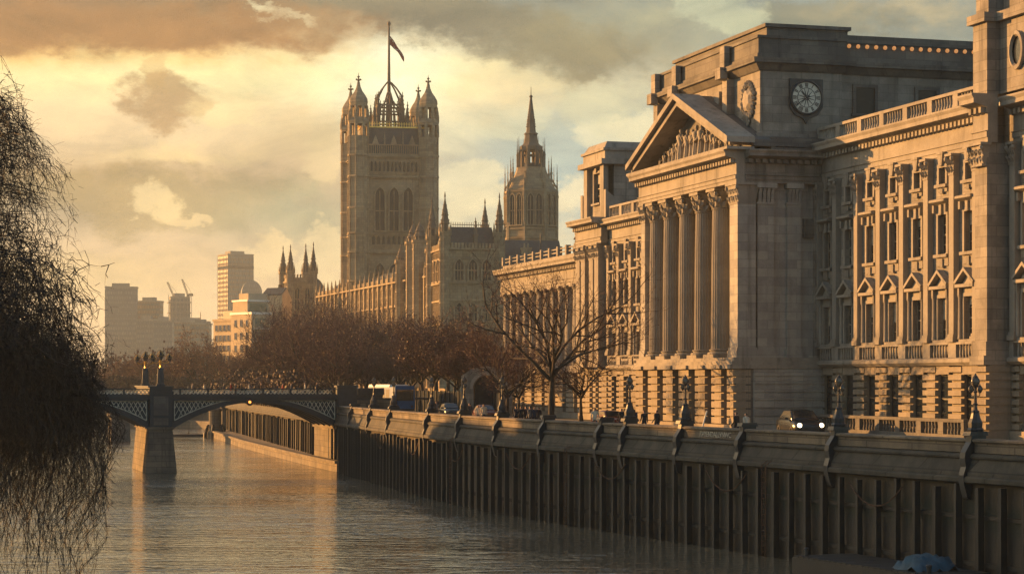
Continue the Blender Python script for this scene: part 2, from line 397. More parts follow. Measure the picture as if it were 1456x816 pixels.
# ------------------------------------------------------------------ ground and water
def sheet(name, pts, z, mat):
    me = bpy.data.meshes.new(name); me.from_pydata([(x, y, z) for x, y in pts], [], [tuple(range(len(pts)))]); me.materials.append(M[mat])
    return tag(inst(name, me), kind='structure')

class Path:
    """a bank line on plan, from the near end to the far end"""
    def __init__(s, pts, n=2):
        P = [Vector(p) for p in pts]
        for _ in range(n):
            Q = [P[0]]
            for a, b in zip(P[:-1], P[1:]): Q += [a.lerp(b, .25), a.lerp(b, .75)]
            P = Q + [P[-1]]
        s.P = P; s.S = [0.0]
        for a, b in zip(P[:-1], P[1:]): s.S.append(s.S[-1] + (b - a).length)
        s.L = s.S[-1]
    def __call__(s, q):
        q = min(max(q, 0.0), s.L - 1e-4)
        i = max(k for k in range(len(s.S) - 1) if s.S[k] <= q)
        t_ = (s.P[i + 1] - s.P[i]).normalized()
        return s.P[i] + t_ * (q - s.S[i]), t_, Vector((-t_.y, t_.x))
    def px(s, x):
        """distance along the bank at which it crosses a bearing"""
        k = (x - 728) / F
        for i, (a, b) in enumerate(zip(s.P[:-1], s.P[1:])):
            fa, fb = a.x - k * a.y, b.x - k * b.y
            if fa * fb <= 0 and abs(fa - fb) > 1e-9: return s.S[i] + (b - a).length * fa / (fa - fb)
        return 0.0

near = Path([(50.0, 41.0), (24.1, 98.0), (10.3, 131.0), (-1.6, 160.0), (-10.2, 193.0), (-18.2, 229.0)], 2)
far = Path([(-18.2, 229.0), (-22.3, 247.0), (-36.0, 310.0), (-50.5, 376.0)], 1)
farbank = [(-50.5, 376.0), (-56.0, 440.0), (-92.0, 452.0), (-260.0, 470.0), (-2900.0, 520.0)]

sheet('river_water', [(-2900, -80), (2900, -80), (2900, 3900), (-2900, 3900)], 0.0, 'water')
bank = [(50.0, -70.0)] + [tuple(near(near.L * i / 24)[0]) for i in range(25)] + [tuple(far(far.L * i / 8)[0]) for i in range(1, 9)] + farbank[1:]
sheet('right_bank_ground', bank + [(-2900, 3890), (2890, 3890), (2890, -70)], G - .012, 'earth')
sheet('left_bank_ground', [(-14.5, -70), (-14.5, 20), (-17.6, 70), (-31, 100), (-62, 150), (-86, 227), (-118, 300), (-300, 350), (-2900, 370), (-2900, -70)], 4.0, 'earth')

def ribbon(name, path, s0, s1, n0, n1, z0, z1, mat, step=4.0):
    """a strip that follows the bank, n0 to n1 metres off the line; a solid when z1 > z0"""
    mb = MB(); k = max(2, int((s1 - s0) / step) + 1)
    for i in range(k):
        p, t_, nn = path(s0 + (s1 - s0) * i / (k - 1)); a = p + nn * n0; b_ = p + nn * n1
        mb.v += [(a.x, a.y, z1), (b_.x, b_.y, z1), (a.x, a.y, z0), (b_.x, b_.y, z0)]
        if i:
            o = 4 * (i - 1)
            mb.f.append((o, o + 1, o + 5, o + 4))
            if z1 > z0: mb.f += [(o, o + 4, o + 6, o + 2), (o + 1, o + 3, o + 7, o + 5)]
    if z1 > z0: mb.f += [(0, 2, 3, 1), (4 * k - 4, 4 * k - 3, 4 * k - 1, 4 * k - 2)]
    mb.mi = [0] * len(mb.f)
    return tag(mb.build(name, mat), kind='structure')
ribbon('pavement', near, 0, near.L, -4.5, -.3, G - .1, G + .12, 'paving')
ribbon('road', near, 0, near.L, -11.5, -4.5, G, G, 'asphalt')
ribbon('pavement', near, 0, near.L, -15.5, -11.5, G - .1, G + .12, 'paving')
for i in range(int(near.L // 6)): pass
mb = MB()
for i in range(int(near.L // 6)):
    p, t_, nn = near(6 * i + 1); q, _, _ = near(6 * i + 4); c = nn * 8.0; e = nn * .06
    a = p - c; b_ = q - c
    mb.add([(a.x - e.x, a.y - e.y, G + .004), (a.x + e.x, a.y + e.y, G + .004), (b_.x + e.x, b_.y + e.y, G + .004), (b_.x - e.x, b_.y - e.y, G + .004)], [(0, 1, 2, 3)])
tag(mb.build('road_markings', 'paint', norm=False), kind='structure')

# ------------------------------------------------------------------ embankment walls
def sweep(path, s0, s1, prof, step, org):
    mb = MB(); k = max(2, int(abs(s1 - s0) / step) + 1); n_ = len(prof(0) if callable(prof) else prof)
    for i in range(k):
        p, t_, nn = path(s0 + (s1 - s0) * i / (k - 1))
        for a, z in (prof(i / (k - 1)) if callable(prof) else prof): q = p + nn * a - org; mb.v.append((q.x, q.y, z))
        if i:
            o = n_ * (i - 1); mb.f += [(o + j, o + (j + 1) % n_, o + n_ + (j + 1) % n_, o + n_ + j) for j in range(n_)]
    mb.f += [tuple(range(n_)), tuple(range(n_ * (k - 1), n_ * k))]; mb.mi = [0] * len(mb.f)
    return mb
COPING = [(-.5, 6.97), (.16, 6.97), (.22, 7.02), (.22, 7.1), (.12, 7.16), (-.42, 7.16), (-.5, 7.1)]
PARAPET = [(-.4, 6.38), (.08, 6.48), (.08, 6.967), (-.4, 6.967)]
FACE = [(-.4, 5.36), (.52, 5.37), (.50, 5.52), (.38, 5.8), (.28, 6.05), (.25, 6.16), (.33, 6.2), (.35, 6.30), (.30, 6.38), (.16, 6.45), (-.4, 6.37)]
LEDGE = [(-.4, 5.02), (.56, 5.02), (.68, 5.08), (.68, 5.27), (.6, 5.356), (-.4, 5.356)]
LOWER = [(-.6, -1.5), (.3, -1.5), (.22, 5.017), (-.6, 5.017)]
def embankment(path, label, quay=False):
    org = path(0)[0]
    r = thing('embankment_wall', label, 'river wall', (org.x, org.y, 0))
    L = path.L
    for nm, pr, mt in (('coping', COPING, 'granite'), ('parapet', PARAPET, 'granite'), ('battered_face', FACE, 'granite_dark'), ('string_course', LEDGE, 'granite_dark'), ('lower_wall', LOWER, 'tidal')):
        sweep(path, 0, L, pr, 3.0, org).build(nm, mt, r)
    pile = MB().taper(0, 0, -1.5, 5.0, .27, .36, .24, .32).mesh('timber_pile', 'timber')
    n_ = int(L // (1.75 if not quay else 2.4))
    for i in range(n_):
        p, t_, nn = path((i + .5) * L / n_); q = p + nn * (.56 if not quay else .45) - org
        o_ = inst('timber_pile', pile, r, (q.x, q.y, 0), 0, (random.uniform(.8, 1.2), random.uniform(.85, 1.15), random.uniform(.95, 1.0)))
        o_.rotation_euler = (random.uniform(-.006, .006), random.uniform(-.006, .006), math.atan2(t_.y, t_.x) + random.uniform(-.12, .12))
    if quay:
        wd = lambda u: .9 + 2.7 * min(1, u * 1.8) ** .8
        sweep(path, 0, L, lambda u: [(.3, -1.5), (wd(u), -1.5), (wd(u) - .1, .95), (.3, 1.15)], 4, org).build('quay_ledge', 'granite', r)
        sweep(path, 0, L, lambda u: [(wd(u) - .6, .96), (wd(u) + .15, .93), (wd(u) + .15, 1.22), (wd(u) - .6, 1.24)], 4, org).build('quay_kerb', 'granite', r)
    return r, org
random.seed(3)
emb, eorg = embankment(near, 'long granite embankment wall with timber piles rising from the river beside the street')
embf, forg = embankment(far, 'farther embankment wall with a low quay seen through the bridge arch', True)
BUT = [(-.6, 7.3), (.26, 7.3), (.29, 7.0), (.42, 6.8), (.62, 6.5), (.66, 6.2), (.58, 5.8), (.72, 5.4), (.70, 5.0), (.5, 4.3), (.30, 4.2), (.2, 5.0), (-.6, 5.3)]
mb = MB(); mb.prism([(a, z) for a, z in BUT], -.21, .21, 'x'); mb.prism([(-.66, 7.3), (.42, 7.3), (.36, 7.5), (-.6, 7.5)], -.30, .30, 'x')
but_me = mb.mesh('buttress', 'iron')
sweep(near, 0, near.L, [(.24, 1.0), (.40, 1.0), (.40, 1.25), (.24, 1.25)], 4, eorg).build('waling_beam', 'timber', emb)
sweep(near, 0, near.L, [(.23, 3.3), (.37, 3.3), (.37, 3.5), (.23, 3.5)], 4, eorg).build('waling_beam', 'timber', emb)
for lx in (820, 1105, 655):                     # iron river ladders
    p, t_, nn = near(near.px(lx)); q = p + nn * .86 - eorg; mb = MB()
    for s_ in (-.22, .22): mb.tube([(s_, 0, -.6), (s_, 0, 5.2), (s_, -.5, 5.5)], .035, 5)
    for j in range(18): mb.tube([(-.22, 0, -.3 + j * .3), (.22, 0, -.3 + j * .3)], .022, 4)
    inst('ladder', mb.mesh('ladder', 'rust'), emb, (q.x, q.y, 0), math.atan2(nn.y, nn.x) - math.pi / 2)
for i in range(10):                             # mooring chains hung between piles
    s0 = near.L * (.12 + .08 * i); pts = []
    for j in range(9):
        p, t_, nn = near(s0 + j * .62); q = p + nn * .78 - eorg; pts.append((q.x, q.y, 4.6 - 1.1 * (1 - ((j - 4) / 4) ** 2)))
    mb = MB(); mb.tube(pts, .04, 4); mb.build('mooring_chain', 'rust', emb)
but_px = [503, 530, 558, 612, 658, 712, 777, 858, 893, 972, 1060, 1190, 1384]
BUTS = {}
for x in but_px:
    s_ = near.px(x); p, t_, nn = near(s_); q = p - eorg
    inst('buttress', but_me, emb, (q.x, q.y, 0), math.atan2(nn.y, nn.x) - math.pi / 2)
    BUTS[x] = (p, t_, nn)
# cut lettering on one parapet stone
def text_mesh(body, size, depth, name, mat):
    c = bpy.data.curves.new(name, 'FONT'); c.body = body; c.size = size; c.extrude = depth; c.align_x = 'CENTER'; c.align_y = 'CENTER'
    o = bpy.data.objects.new(name, c); COL.objects.link(o)
    bpy.context.view_layer.update()
    me = bpy.data.meshes.new_from_object(o.evaluated_get(bpy.context.evaluated_depsgraph_get())); me.name = name
    bpy.data.objects.remove(o); bpy.data.curves.remove(c)
    me.materials.clear(); me.materials.append(M[mat])
    return me
p, t_, nn = near(near.px(1019)); q = p + nn * .095 - eorg
tl = inst('inscription', text_mesh('RVYENDALLVNWC', .46, .02, 'inscription', 'letter'), emb, (q.x, q.y, 6.72))
tl.rotation_euler = (R(90), 0, math.atan2(-t_.y, -t_.x))

# ------------------------------------------------------------------ embankment lamps
def lamp_globe(parent, name, x, z, r):
    g = inst(name, MB().ball((0, 0, 0), r, 10).mesh(name, 'globe', True), parent, (x, 0, z))
    c = MB(); c.lathe([(r * .55, r * .8), (r * .62, r * .9), (r * .25, r * 1.35), (.02, r * 1.75)], 0, 0, 8); c.lathe([(r * .3, -r * 1.35), (r * .7, -r * .85), (r * .62, -r * .7)], 0, 0, 8)
    for k in range(4):
        a = k * math.pi / 2 + .4; c.tube([(1.02 * r * math.sin(b_) * math.cos(a), 1.02 * r * math.sin(b_) * math.sin(a), r * math.cos(b_)) for b_ in (.5, 1.1, 1.57, 2.1, 2.6)], .02, 4)
    c.build('lamp_cage', 'iron', g)
    return g
p, t_, nn = BUTS[715 if 715 in BUTS else 712]
lamp = thing('embankment_lamp', 'x', 'street lamp', (0, 0, 7.5), 0, 'iron lamps along the embankment parapet')
mb = MB(); mb.lathe([(.46, 0), (.50, .12), (.40, .22), (.42, .5), (.30, .75), (.22, 1.05), (.24, 1.15), (.16, 1.22)], 0, 0, 8, R(22.5)); mb.build('pedestal', 'iron', lamp)
mb = MB(); mb.lathe([(.13, 1.2), (.10, 1.5), (.16, 1.56), (.09, 1.62), (.075, 2.2), (.13, 2.26), (.07, 2.34), (.08, 2.5)], 0, 0, 8); mb.build('column', 'iron', lamp)
mb = MB(); mb.tube([(-.42, 0, 2.2), (-.40, 0, 2.06), (-.2, 0, 2.0), (0, 0, 2.14), (.2, 0, 2.0), (.40, 0, 2.06), (.42, 0, 2.2)], .035, 5); mb.build('crossarm', 'iron', lamp)
lamp_globe(lamp, 'lantern', 0, 2.85, .27); lamp_globe(lamp, 'lantern', -.42, 2.42, .17); lamp_globe(lamp, 'lantern', .42, 2.42, .17)
remember(lamp)
LAB = {530: 'iron lamp on the embankment parapet just right of the bridge abutment', 558: 'iron lamp on the parapet in front of the blue bus',
       612: 'iron lamp on the parapet, next one right of the blue bus', 658: 'iron lamp on the parapet in front of the long navy hoarding',
       712: 'iron lamp on the parapet beside the right end of the hoarding', 893: 'iron globe lamp on the parapet left of the portico columns',
       972: 'iron globe lamp on the parapet directly below the portico columns', 1190: 'iron globe lamp on the parapet in front of the shaded wing windows',
       1384: 'rightmost iron lamp on the parapet before the near corner pier'}
for i, (x, lb) in enumerate(LAB.items()):
    p, t_, nn = BUTS[x]; q = p - nn * .12
    o = lamp if i == 0 else copy_thing(lamp, (0, 0, 0))
    o.location = (q.x, q.y, 7.5); o.rotation_euler = (0, 0, math.atan2(t_.y, t_.x)); o['label'] = lb
    if x < 700: o.scale = (.85,) * 3

# ------------------------------------------------------------------ bridge
BR = R(16.0)
br = thing('arch_bridge', 'dark iron arch bridge with pale lattice parapet crossing the river', 'bridge', (-37.8, 227.0, 0), BR)
brM = Matrix.Translation((-37.8, 227.0, 0)) @ Matrix.Rotation(BR, 4, 'Z')
BW = 13.0
MB().box(-46, 30, .45, BW - .45, 7.78, 8.0).build('deck', 'asphalt', br)
def zu(x, xc, a): return 4.7 + 2.85 * (1 - ((x - xc) / a) ** 2)
def zt(x, xc, a): return zu(x, xc, a) + .45 + .28 * ((x - xc) / a) ** 2
spans = [(1.25, 19.3), (-19.3, -1.25), (-39.8, -21.8)]
for x0, x1 in spans:
    xc, a = (x0 + x1) / 2, (x1 - x0) / 2; xs = [x0 + (x1 - x0) * i / 28 for i in range(29)]
    for y0, y1 in ((0, .42), (3.1, 3.4), (6.3, 6.6), (9.5, 9.8), (BW - .42, BW)):
        MB().prism([(x, zu(x, xc, a)) for x in xs] + [(x, min(zt(x, xc, a), 7.77)) for x in xs[::-1]], y0, y1, 'y').build('arch_rib', 'blue_iron', br)
    MB().prism([(x, zu(x, xc, a) + .2) for x in xs] + [(x, zu(x, xc, a) + .26) for x in xs[::-1]], .43, BW - .43, 'y').build('arch_soffit', 'blue_iron', br)
    for yy, sg in ((.16, 1), (BW - .16, -1)):
        for side in (-1, 1):
            lat = MB(); pl = MB()
            for k in range(28):
                xa, xb = xs[k], xs[k + 1]
                if (xa + xb) / 2 * side < xc * side: continue
                za, zb = zt(xa, xc, a), zt(xb, xc, a)
                if min(za, zb) > 7.62: continue
                pl.prism([(xa, za - .02), (xb, zb - .02), (xb, 7.78), (xa, 7.78)], yy + sg * .20, yy + sg * .26, 'y')
            e = x0 + .25 if side < 0 else x1 - .25
            def zl(x): return zt(x, xc, a) + .06
            step = .46
            ln = 6.2
            for k in range(int(ln / step) + 2):
                xk = e - side * k * step
                for dr in (1, -1):
                    pts = []
                    for q in range(13):
                        xx, zq = xk + dr * q * .11, 7.72 - q * .2
                        if (xx - e) * side > 0 or zq < zl(xx) or (xx - xc) * side < 0: break
                        pts.append((xx, yy, zq))
                    if len(pts) > 1: lat.tube([pts[0], pts[-1]], .045, 4)
            fr = [e - side * ln * i / 14 for i in range(15)]
            lat.tube([(e, yy, zl(e)), (e, yy, 7.74)], .06, 4); lat.tube([(e, yy, 7.74), (fr[-1], yy, 7.74)], .06, 4); lat.tube([(x, yy, min(zl(x) + .02, 7.74)) for x in fr], .06, 4)
            pl.build('spandrel_plate', 'blue_iron', br); lat.build('spandrel_lattice', 'cream_iron', br)
for yy, sg in ((0, 1), (BW, -1)):
    y0, y1 = sorted((yy - sg * .12, yy + sg * .44))
    mb = MB(); mb.box(-46, 24.4, y0, y1, 7.785, 8.12); mb.box(-46, 24.4, y0 - .1, y1 + .1, 8.123, 8.34); mb.build('fascia', 'blue_iron', br)
    y0, y1 = sorted((yy, yy + sg * .26))
    mb = MB(); mb.box(-46, 19.2, y0, y1, 8.343, 8.45); mb.box(-46, 19.2, y0 - .05, y1 + .05, 8.95, 9.06)
    for k in range(22): mb.box(-46 + k * 3.0, -45.8 + k * 3.0, y0 + .02, y1 - .02, 8.45, 8.95)
    mb.build('parapet_rail', 'blue_iron', br)
    mb = MB(); n_ = int(65 / .42)
    for k in range(n_):
        x = -46 + k * .42
        mb.tube([(x, yy + sg * .1, 8.46), (x + .42, yy + sg * .1, 8.94)], .055, 4); mb.tube([(x + .42, yy + sg * .16, 8.46), (x, yy + sg * .16, 8.94)], .055, 4)
    mb.build('parapet_lattice', 'cream_iron', br)
for xp in (0.0, -20.55):
    mb = MB(); mb.taper(xp, BW / 2, -2, 4.7, 3.7, BW + 1.6, 2.5, BW + .5); mb.box(xp - 1.42, xp + 1.42, -.42, BW + .42, 4.703, 4.95); pr = mb.build('pier', 'granite', br)
    mb = MB()
    mb.box(xp - 1.2, xp + 1.2, -.32, BW + .32, 4.953, 8.5); mb.box(xp - 1.35, xp + 1.35, -.45, BW + .45, 8.503, 8.75); mb.box(xp - 1.22, xp + 1.22, -.35, BW + .35, 8.753, 9.2); mb.box(xp - 1.4, xp + 1.4, -.5, BW + .5, 9.203, 9.36)
    mb.build('pier_head', 'blue_iron', br)
    for z0, z1 in ((5.15, 5.9), (6.2, 8.25)):
        mb = MB(); mb.box(xp - .78, xp + .78, -.40, -.323, z0, z1); mb.box(xp - .66, xp + .66, -.43, -.403, z0 + .12, z1 - .12); mb.build('pier_panel', 'soot_shade', pr)
mb = MB(); mb.box(19.3, 25.5, -.5, BW + .6, -2, 7.77); mb.box(19.1, 24.4, -.7, BW + .7, 4.6, 4.95); mb.build('abutment', 'granite', br)
mb = MB(); mb.box(19.25, 21.4, -.62, .55, 7.0, 9.2); mb.box(19.1, 21.55, -.75, .65, 9.203, 9.4); mb.box(21.6, 24.5, -.4, .4, 8.345, 9.1); mb.build('abutment_pillar', 'blue_iron', br)
mb = MB(); mb.box(-46, -39.8, -.5, BW + .6, -2, 7.77); mb.build('abutment', 'granite', br)
nav = thing('navigation_light', 'small lit amber lamp hanging below the bridge parapet above the arch', 'lamp', tuple(brM @ Vector((9.6, -.16, 7.6))), BR)
def hoop(parent): 
    mb = MB()
    mb.T = Matrix.Rotation(R(90), 4, 'X'); mb.lathe([(.28, -.12), (.40, -.12), (.40, .14), (.34, .2), (.26, .2), (.26, .02), (.001, .02)], 0, 0, 14, close=False); mb.build('lamp_housing', 'iron', parent)
    mb = MB(); mb.T = Matrix.Rotation(R(90), 4, 'X'); mb.lathe([(.001, .24), (.10, .22), (.15, .13), (.15, .03)], 0, 0, 12); mb.build('lamp_lens', 'signal', parent)
    MB().box(-.06, .06, -.06, .06, .38, .6).build('bracket', 'iron', parent)
hoop(nav)

# bridge lamp standards: a fluted pedestal and three roofed lanterns
bl = thing('bridge_lamp', 'x', 'street lamp', (0, 0, 0), 0, 'triple lantern standards on the bridge pier')
mb = MB(); mb.lathe([(.50, 0), (.50, .18), (.40, .24), (.36, 1.2), (.30, 1.75), (.36, 1.8), (.34, 1.88), (.12, 1.98)], 0, 0, 8, R(22.5)); mb.build('pedestal', 'blue_iron', bl)
mb = MB(); mb.lathe([(.12, 1.9), (.09, 2.2), (.17, 2.3), (.10, 2.36), (.13, 2.7), (.20, 2.78)], 0, 0, 8); mb.build('column', 'gold', bl)
mb = MB(); mb.tube([(-.92, 0, 2.66), (-.80, 0, 2.5), (-.45, 0, 2.44), (0, 0, 2.62), (.45, 0, 2.44), (.80, 0, 2.5), (.92, 0, 2.66)], .055, 5); mb.build('crossarm', 'gold', bl)
for x, z, k in ((0, 2.78, 1.0), (-.92, 2.64, .82), (.92, 2.64, .82)):
    g = MB().lathe([(.16 * k, 0), (.34 * k, .42 * k), (.34 * k, .46 * k)], 0, 0, 6).build('lantern', 'globe', bl, loc=(x, 0, z))
    MB().lathe([(.44 * k, .465 * k), (.40 * k, .52 * k), (.10 * k, .95 * k), (.07 * k, 1.02 * k), (.02, 1.12 * k)], 0, 0, 6).build('lantern_roof', 'bronze', g)
    mb = MB(); mb.lathe([(.45 * k, .43 * k), (.46 * k, .463 * k), (.36 * k, .463 * k)], 0, 0, 6)
    for i in range(6):
        a = i * math.pi / 3; mb.tube([(.42 * k * math.cos(a), .42 * k * math.sin(a), .53 * k), (.10 * k * math.cos(a), .10 * k * math.sin(a), .98 * k)], .025, 4)
    mb.build('lantern_ribs', 'gold', g)
remember(bl)
for i, (x, y, lb) in enumerate(((-.1, .1, 'right one of two triple lanterns standing on the bridge pier'), (-.35, BW - .1, 'left one of two triple lanterns standing on the bridge pier'))):
    o = bl if i == 0 else copy_thing(bl, (0, 0, 0)); o.location = brM @ Vector((x + .1, y, 9.36)); o.rotation_euler = (0, 0, BR); o['label'] = lb

# ------------------------------------------------------------------ things in the river beyond the bridge
d_ = at(306, 366, 0)
o = thing('mooring_dolphin', 'sunlit round stone mooring pillar with timber fenders, seen through the arch', 'mooring pillar', tuple(d_))
MB().lathe([(1.5, -2), (1.35, 1), (1.12, 1.3), (1.1, 4.6), (1.25, 4.7), (1.25, 4.95), (.9, 5.15), (.3, 5.25)], 0, 0, 16).build('pillar', 'granite', o)
for k in range(6):
    a = R(200 + k * 62); c, s_ = math.cos(a), math.sin(a)
    MB().tube([(1.9 * c, 1.9 * s_, -1.5), (1.75 * c, 1.75 * s_, .8), (1.4 * c, 1.4 * s_, 1.9), (1.2 * c, 1.2 * s_, 2.3)], [.3, .3, .22, .15], 6).build('fender', 'timber', o)
o = thing('pontoon', 'low dark floating pontoon lying beside the round mooring pillar', 'pontoon', tuple(at(268, 372, 0)))
MB().prism([(-3.4, -.3), (3.4, -.3), (3.5, .1), (3.5, .42), (-3.5, .42), (-3.5, .1)], -.9, .9, 'y').build('hull', 'timber', o)
mb = MB(); mb.box(-3.3, 3.3, -.8, .8, .423, .5); mb.build('deck', 'paving', o)
for x in (-3, 0, 3): MB().lathe([(.09, .5), (.12, .75), (.14, .85), (.10, .92)], x, 0, 8).build('bollard', 'iron', o)
o = thing('river_pier', 'dark square masonry pier standing in the water left of the bridge pier', 'pier', tuple(at(171, 343, 0)), R(14))
mb = MB(); mb.taper(0, 3, -2, 3.9, 3.3, 8.4, 2.9, 7.8); mb.build('shaft', 'soot_shade', o); mb = MB(); mb.box(-1.75, 1.75, -1.25, 7.25, 3.903, 4.5); mb.build('cap', 'soot_shade', o)
MB().tube([(-1.9, -1.0, -1), (-1.75, -1.0, 3.6)], .16, 6).build('fender', 'timber', o)
p = at(329, 377, 0)
o = thing('end_pier', 'dark square stone pier closing the far end of the quay', 'pier', (p.x, p.y, 0), R(10))
mb = MB(); mb.box(-1.7, 1.7, -1.6, 1.6, -1.5, 5.0); mb.build('shaft', 'soot_shade', o); mb = MB(); mb.box(-1.9, 1.9, -1.8, 1.8, 5.003, 5.5); mb.build('cap', 'soot_shade', o)
fb = Path([(-50.5, 378.0), (-56.0, 440.0), (-92.0, 452.0), (-260.0, 470.0)], 1)
org = fb(0)[0]
o = thing('far_bank_wall', 'distant stone river wall with a pale kerbed ledge beyond the bridge', 'river wall', (org.x, org.y, 0))
sweep(fb, 0, fb.L, [(-.6, -1.5), (.5, -1.5), (.3, 4.9), (-.6, 4.9)], 6, org).build('wall', 'tidal', o)
sweep(fb, 0, fb.L, [(-.8, 4.903), (.55, 4.903), (.55, 5.3), (-.8, 5.3)], 6, org).build('coping', 'granite', o)
sweep(fb, 0, fb.L, [(.35, -1.5), (3.4, -1.5), (3.3, 1.5), (.35, 1.6)], 6, org).build('ledge', 'granite', o)

# ------------------------------------------------------------------ classical building (local x runs along the front towards the camera, y into the building)
CB_LOC, CB_ROT = (15.95, 150.0, G), math.atan2(-.9598, .2807)
cb = thing('classical_building', 'long pale stone classical building with columned portico, pediment and clock', 'building', CB_LOC, CB_ROT)

def wall_panel(mb, x0, x1, z0, z1, y, ops, depth):
    """front skin in plane y with openings (xa, xb, za, zb) and their reveals"""
    xs = sorted({x0, x1, *[v for o in ops for v in o[:2]]}); zs = sorted({z0, z1, *[v for o in ops for v in o[2:]]})
    for i in range(len(xs) - 1):
        for j in range(len(zs) - 1):
            cx, cz = (xs[i] + xs[i + 1]) / 2, (zs[j] + zs[j + 1]) / 2
            if any(o[0] < cx < o[1] and o[2] < cz < o[3] for o in ops): continue
            mb.add([(xs[i], y, zs[j]), (xs[i + 1], y, zs[j]), (xs[i + 1], y, zs[j + 1]), (xs[i], y, zs[j + 1])], [(0, 1, 2, 3)])
    for xa, xb, za, zb in ops:
        q = [(xa, za), (xb, za), (xb, zb), (xa, zb)]
        for k in range(4):
            a, b_ = q[k], q[(k + 1) % 4]
            mb.add([(a[0], y, a[1]), (b_[0], y, b_[1]), (b_[0], y + depth, b_[1]), (a[0], y + depth, a[1])], [(0, 3, 2, 1)])

_sash = {}
def sash_mesh(w_, h, nx, nz, mat='sash'):
    k = (round(w_, 2), round(h, 2), nx, nz, mat)
    if k not in _sash:
        f = MB(); t_ = .09
        f.box(-w_ / 2, -w_ / 2 + t_, 0, .08, 0, h); f.box(w_ / 2 - t_, w_ / 2, 0, .08, 0, h); f.box(-w_ / 2 + t_, w_ / 2 - t_, 0, .08, 0, t_); f.box(-w_ / 2 + t_, w_ / 2 - t_, 0, .08, h - t_, h)
        for i in range(1, nx): f.box(-w_ / 2 + i * w_ / nx - .02, -w_ / 2 + i * w_ / nx + .02, .015, .065, t_, h - t_)
        for i in range(1, nz):
            q = .05 if i == nz // 2 else .02
            f.box(-w_ / 2 + t_, w_ / 2 - t_, .012, .068, i * h / nz - q, i * h / nz + q)
        p = MB(); p.box(-w_ / 2 + .03, w_ / 2 - .03, .035, .045, .03, h - .03)
        _sash[k] = (f.mesh('sash', mat), p.mesh('pane', 'glass'))
    return _sash[k]
def add_sash(parent, w_, h, y, nx=2, nz=4, mat='sash'):
    f, p = sash_mesh(w_, h, nx, nz, mat)
    inst('sash', f, parent, (0, y, 0)); inst('pane', p, parent, (0, y, 0))

_win = {}
def window(parent, kind, x, y, z, w_, h, apron=0.0):
    """stone dressing round an opening, with its sash and pane set back inside"""
    k = (kind, round(w_, 2), round(h, 2), round(apron, 2))
    if k not in _win:
        m_ = MB(); a = .22
        m_.box(-w_ / 2 - a, -w_ / 2, -.13, .05, -.02, h); m_.box(w_ / 2, w_ / 2 + a, -.13, .05, -.02, h); m_.box(-w_ / 2 - a, w_ / 2 + a, -.14, .05, h, h + a)
        m_.box(-w_ / 2 - .34, w_ / 2 + .34, -.30, .05, -.22, -.02)
        if apron:
            m_.box(-w_ / 2 - .2, w_ / 2 + .2, -.10, .05, -apron, -.22)
            m_.box(-.18, .18, -.20, -.10, -apron - .12, -.3)
        hd = None
        if kind == 'pediment':
            hd = MB(); q = w_ / 2 + .55; b0 = h + a + .34; rise = .82
            m_.box(-w_ / 2 - a, w_ / 2 + a, -.08, .05, h + a, b0 - .003)
            hd.prism([(-q, b0), (q, b0), (q, b0 + .2), (-q, b0 + .2)], -.48, .05, 'y')
            for sg in (-1, 1): hd.prism([(sg * q, b0 + .203), (0, b0 + .2 + rise), (0, b0 + .42 + rise), (sg * (q + .1), b0 + .36)], -.50, .05, 'y')
            hd.prism([(-q + .3, b0 + .203), (q - .3, b0 + .203), (0, b0 + .1 + rise)], -.12, .04, 'y')
            for sg in (-1, 1): hd.box(sg * (w_ / 2 + .32) - .1, sg * (w_ / 2 + .32) + .1, -.34, .04, b0 - .55, b0 - .003)
            for sg in (-1, 1): m_.lathe([(.16, 0), (.14, .2), (.12, h - .1), (.17, h + .1)], sg * (w_ / 2 + .33), -.2, 8)
        elif kind == 'hood':
            hd = MB(); q = w_ / 2 + .45; b0 = h + a + .42
            m_.box(-w_ / 2 - a, w_ / 2 + a, -.09, .05, h + a, b0 - .003)
            hd.prism([(-.04, b0), (-.30, b0 + .08), (-.55, b0 + .16), (-.55, b0 + .30), (-.40, b0 + .36), (.04, b0 + .36)], -q, q, 'x')
            for sg in (-1, 1): hd.box(sg * (w_ / 2 + .24) - .11, sg * (w_ / 2 + .24) + .11, -.36, .04, b0 - .5, b0 - .003)
            hd.box(-.16, .16, -.28, .04, h + .02, b0 - .003)
        elif kind == 'keystone':
            hd = MB(); hd.prism([(-.2, h + a - .12), (.2, h + a - .12), (.34, h + a + .6), (-.34, h + a + .6)], -.28, .04, 'y'); hd.box(-.42, .42, -.32, .04, h + a + .603, h + a + .75)
        _win[k] = (m_.mesh('window', 'portland_plain'), hd.mesh('hood', 'portland_plain') if hd else None)
    m_, hd = _win[k]
    o = inst('window', m_, parent, (x, y, z))
    if hd: inst('hood', hd, o)
    add_sash(o, w_, h, .22, 2, 3 if h < 2 else (4 if h < 3 else 6))
    q = random.random()
    if q < .55 and h > 1.5:                      # a blind drawn part of the way down
        f_ = (.2, .34, .5)[int(q * 5.4)]; kb = ('blind', round(w_, 2), round(h, 2), f_)
        if kb not in _win: bb = MB(); bb.box(-w_ / 2 + .1, w_ / 2 - .1, .018, .03, h * (1 - f_), h - .1); _win[kb] = bb.mesh('blind', 'blind')
        inst('blind', _win[kb], o, (0, .22, 0))
    return o

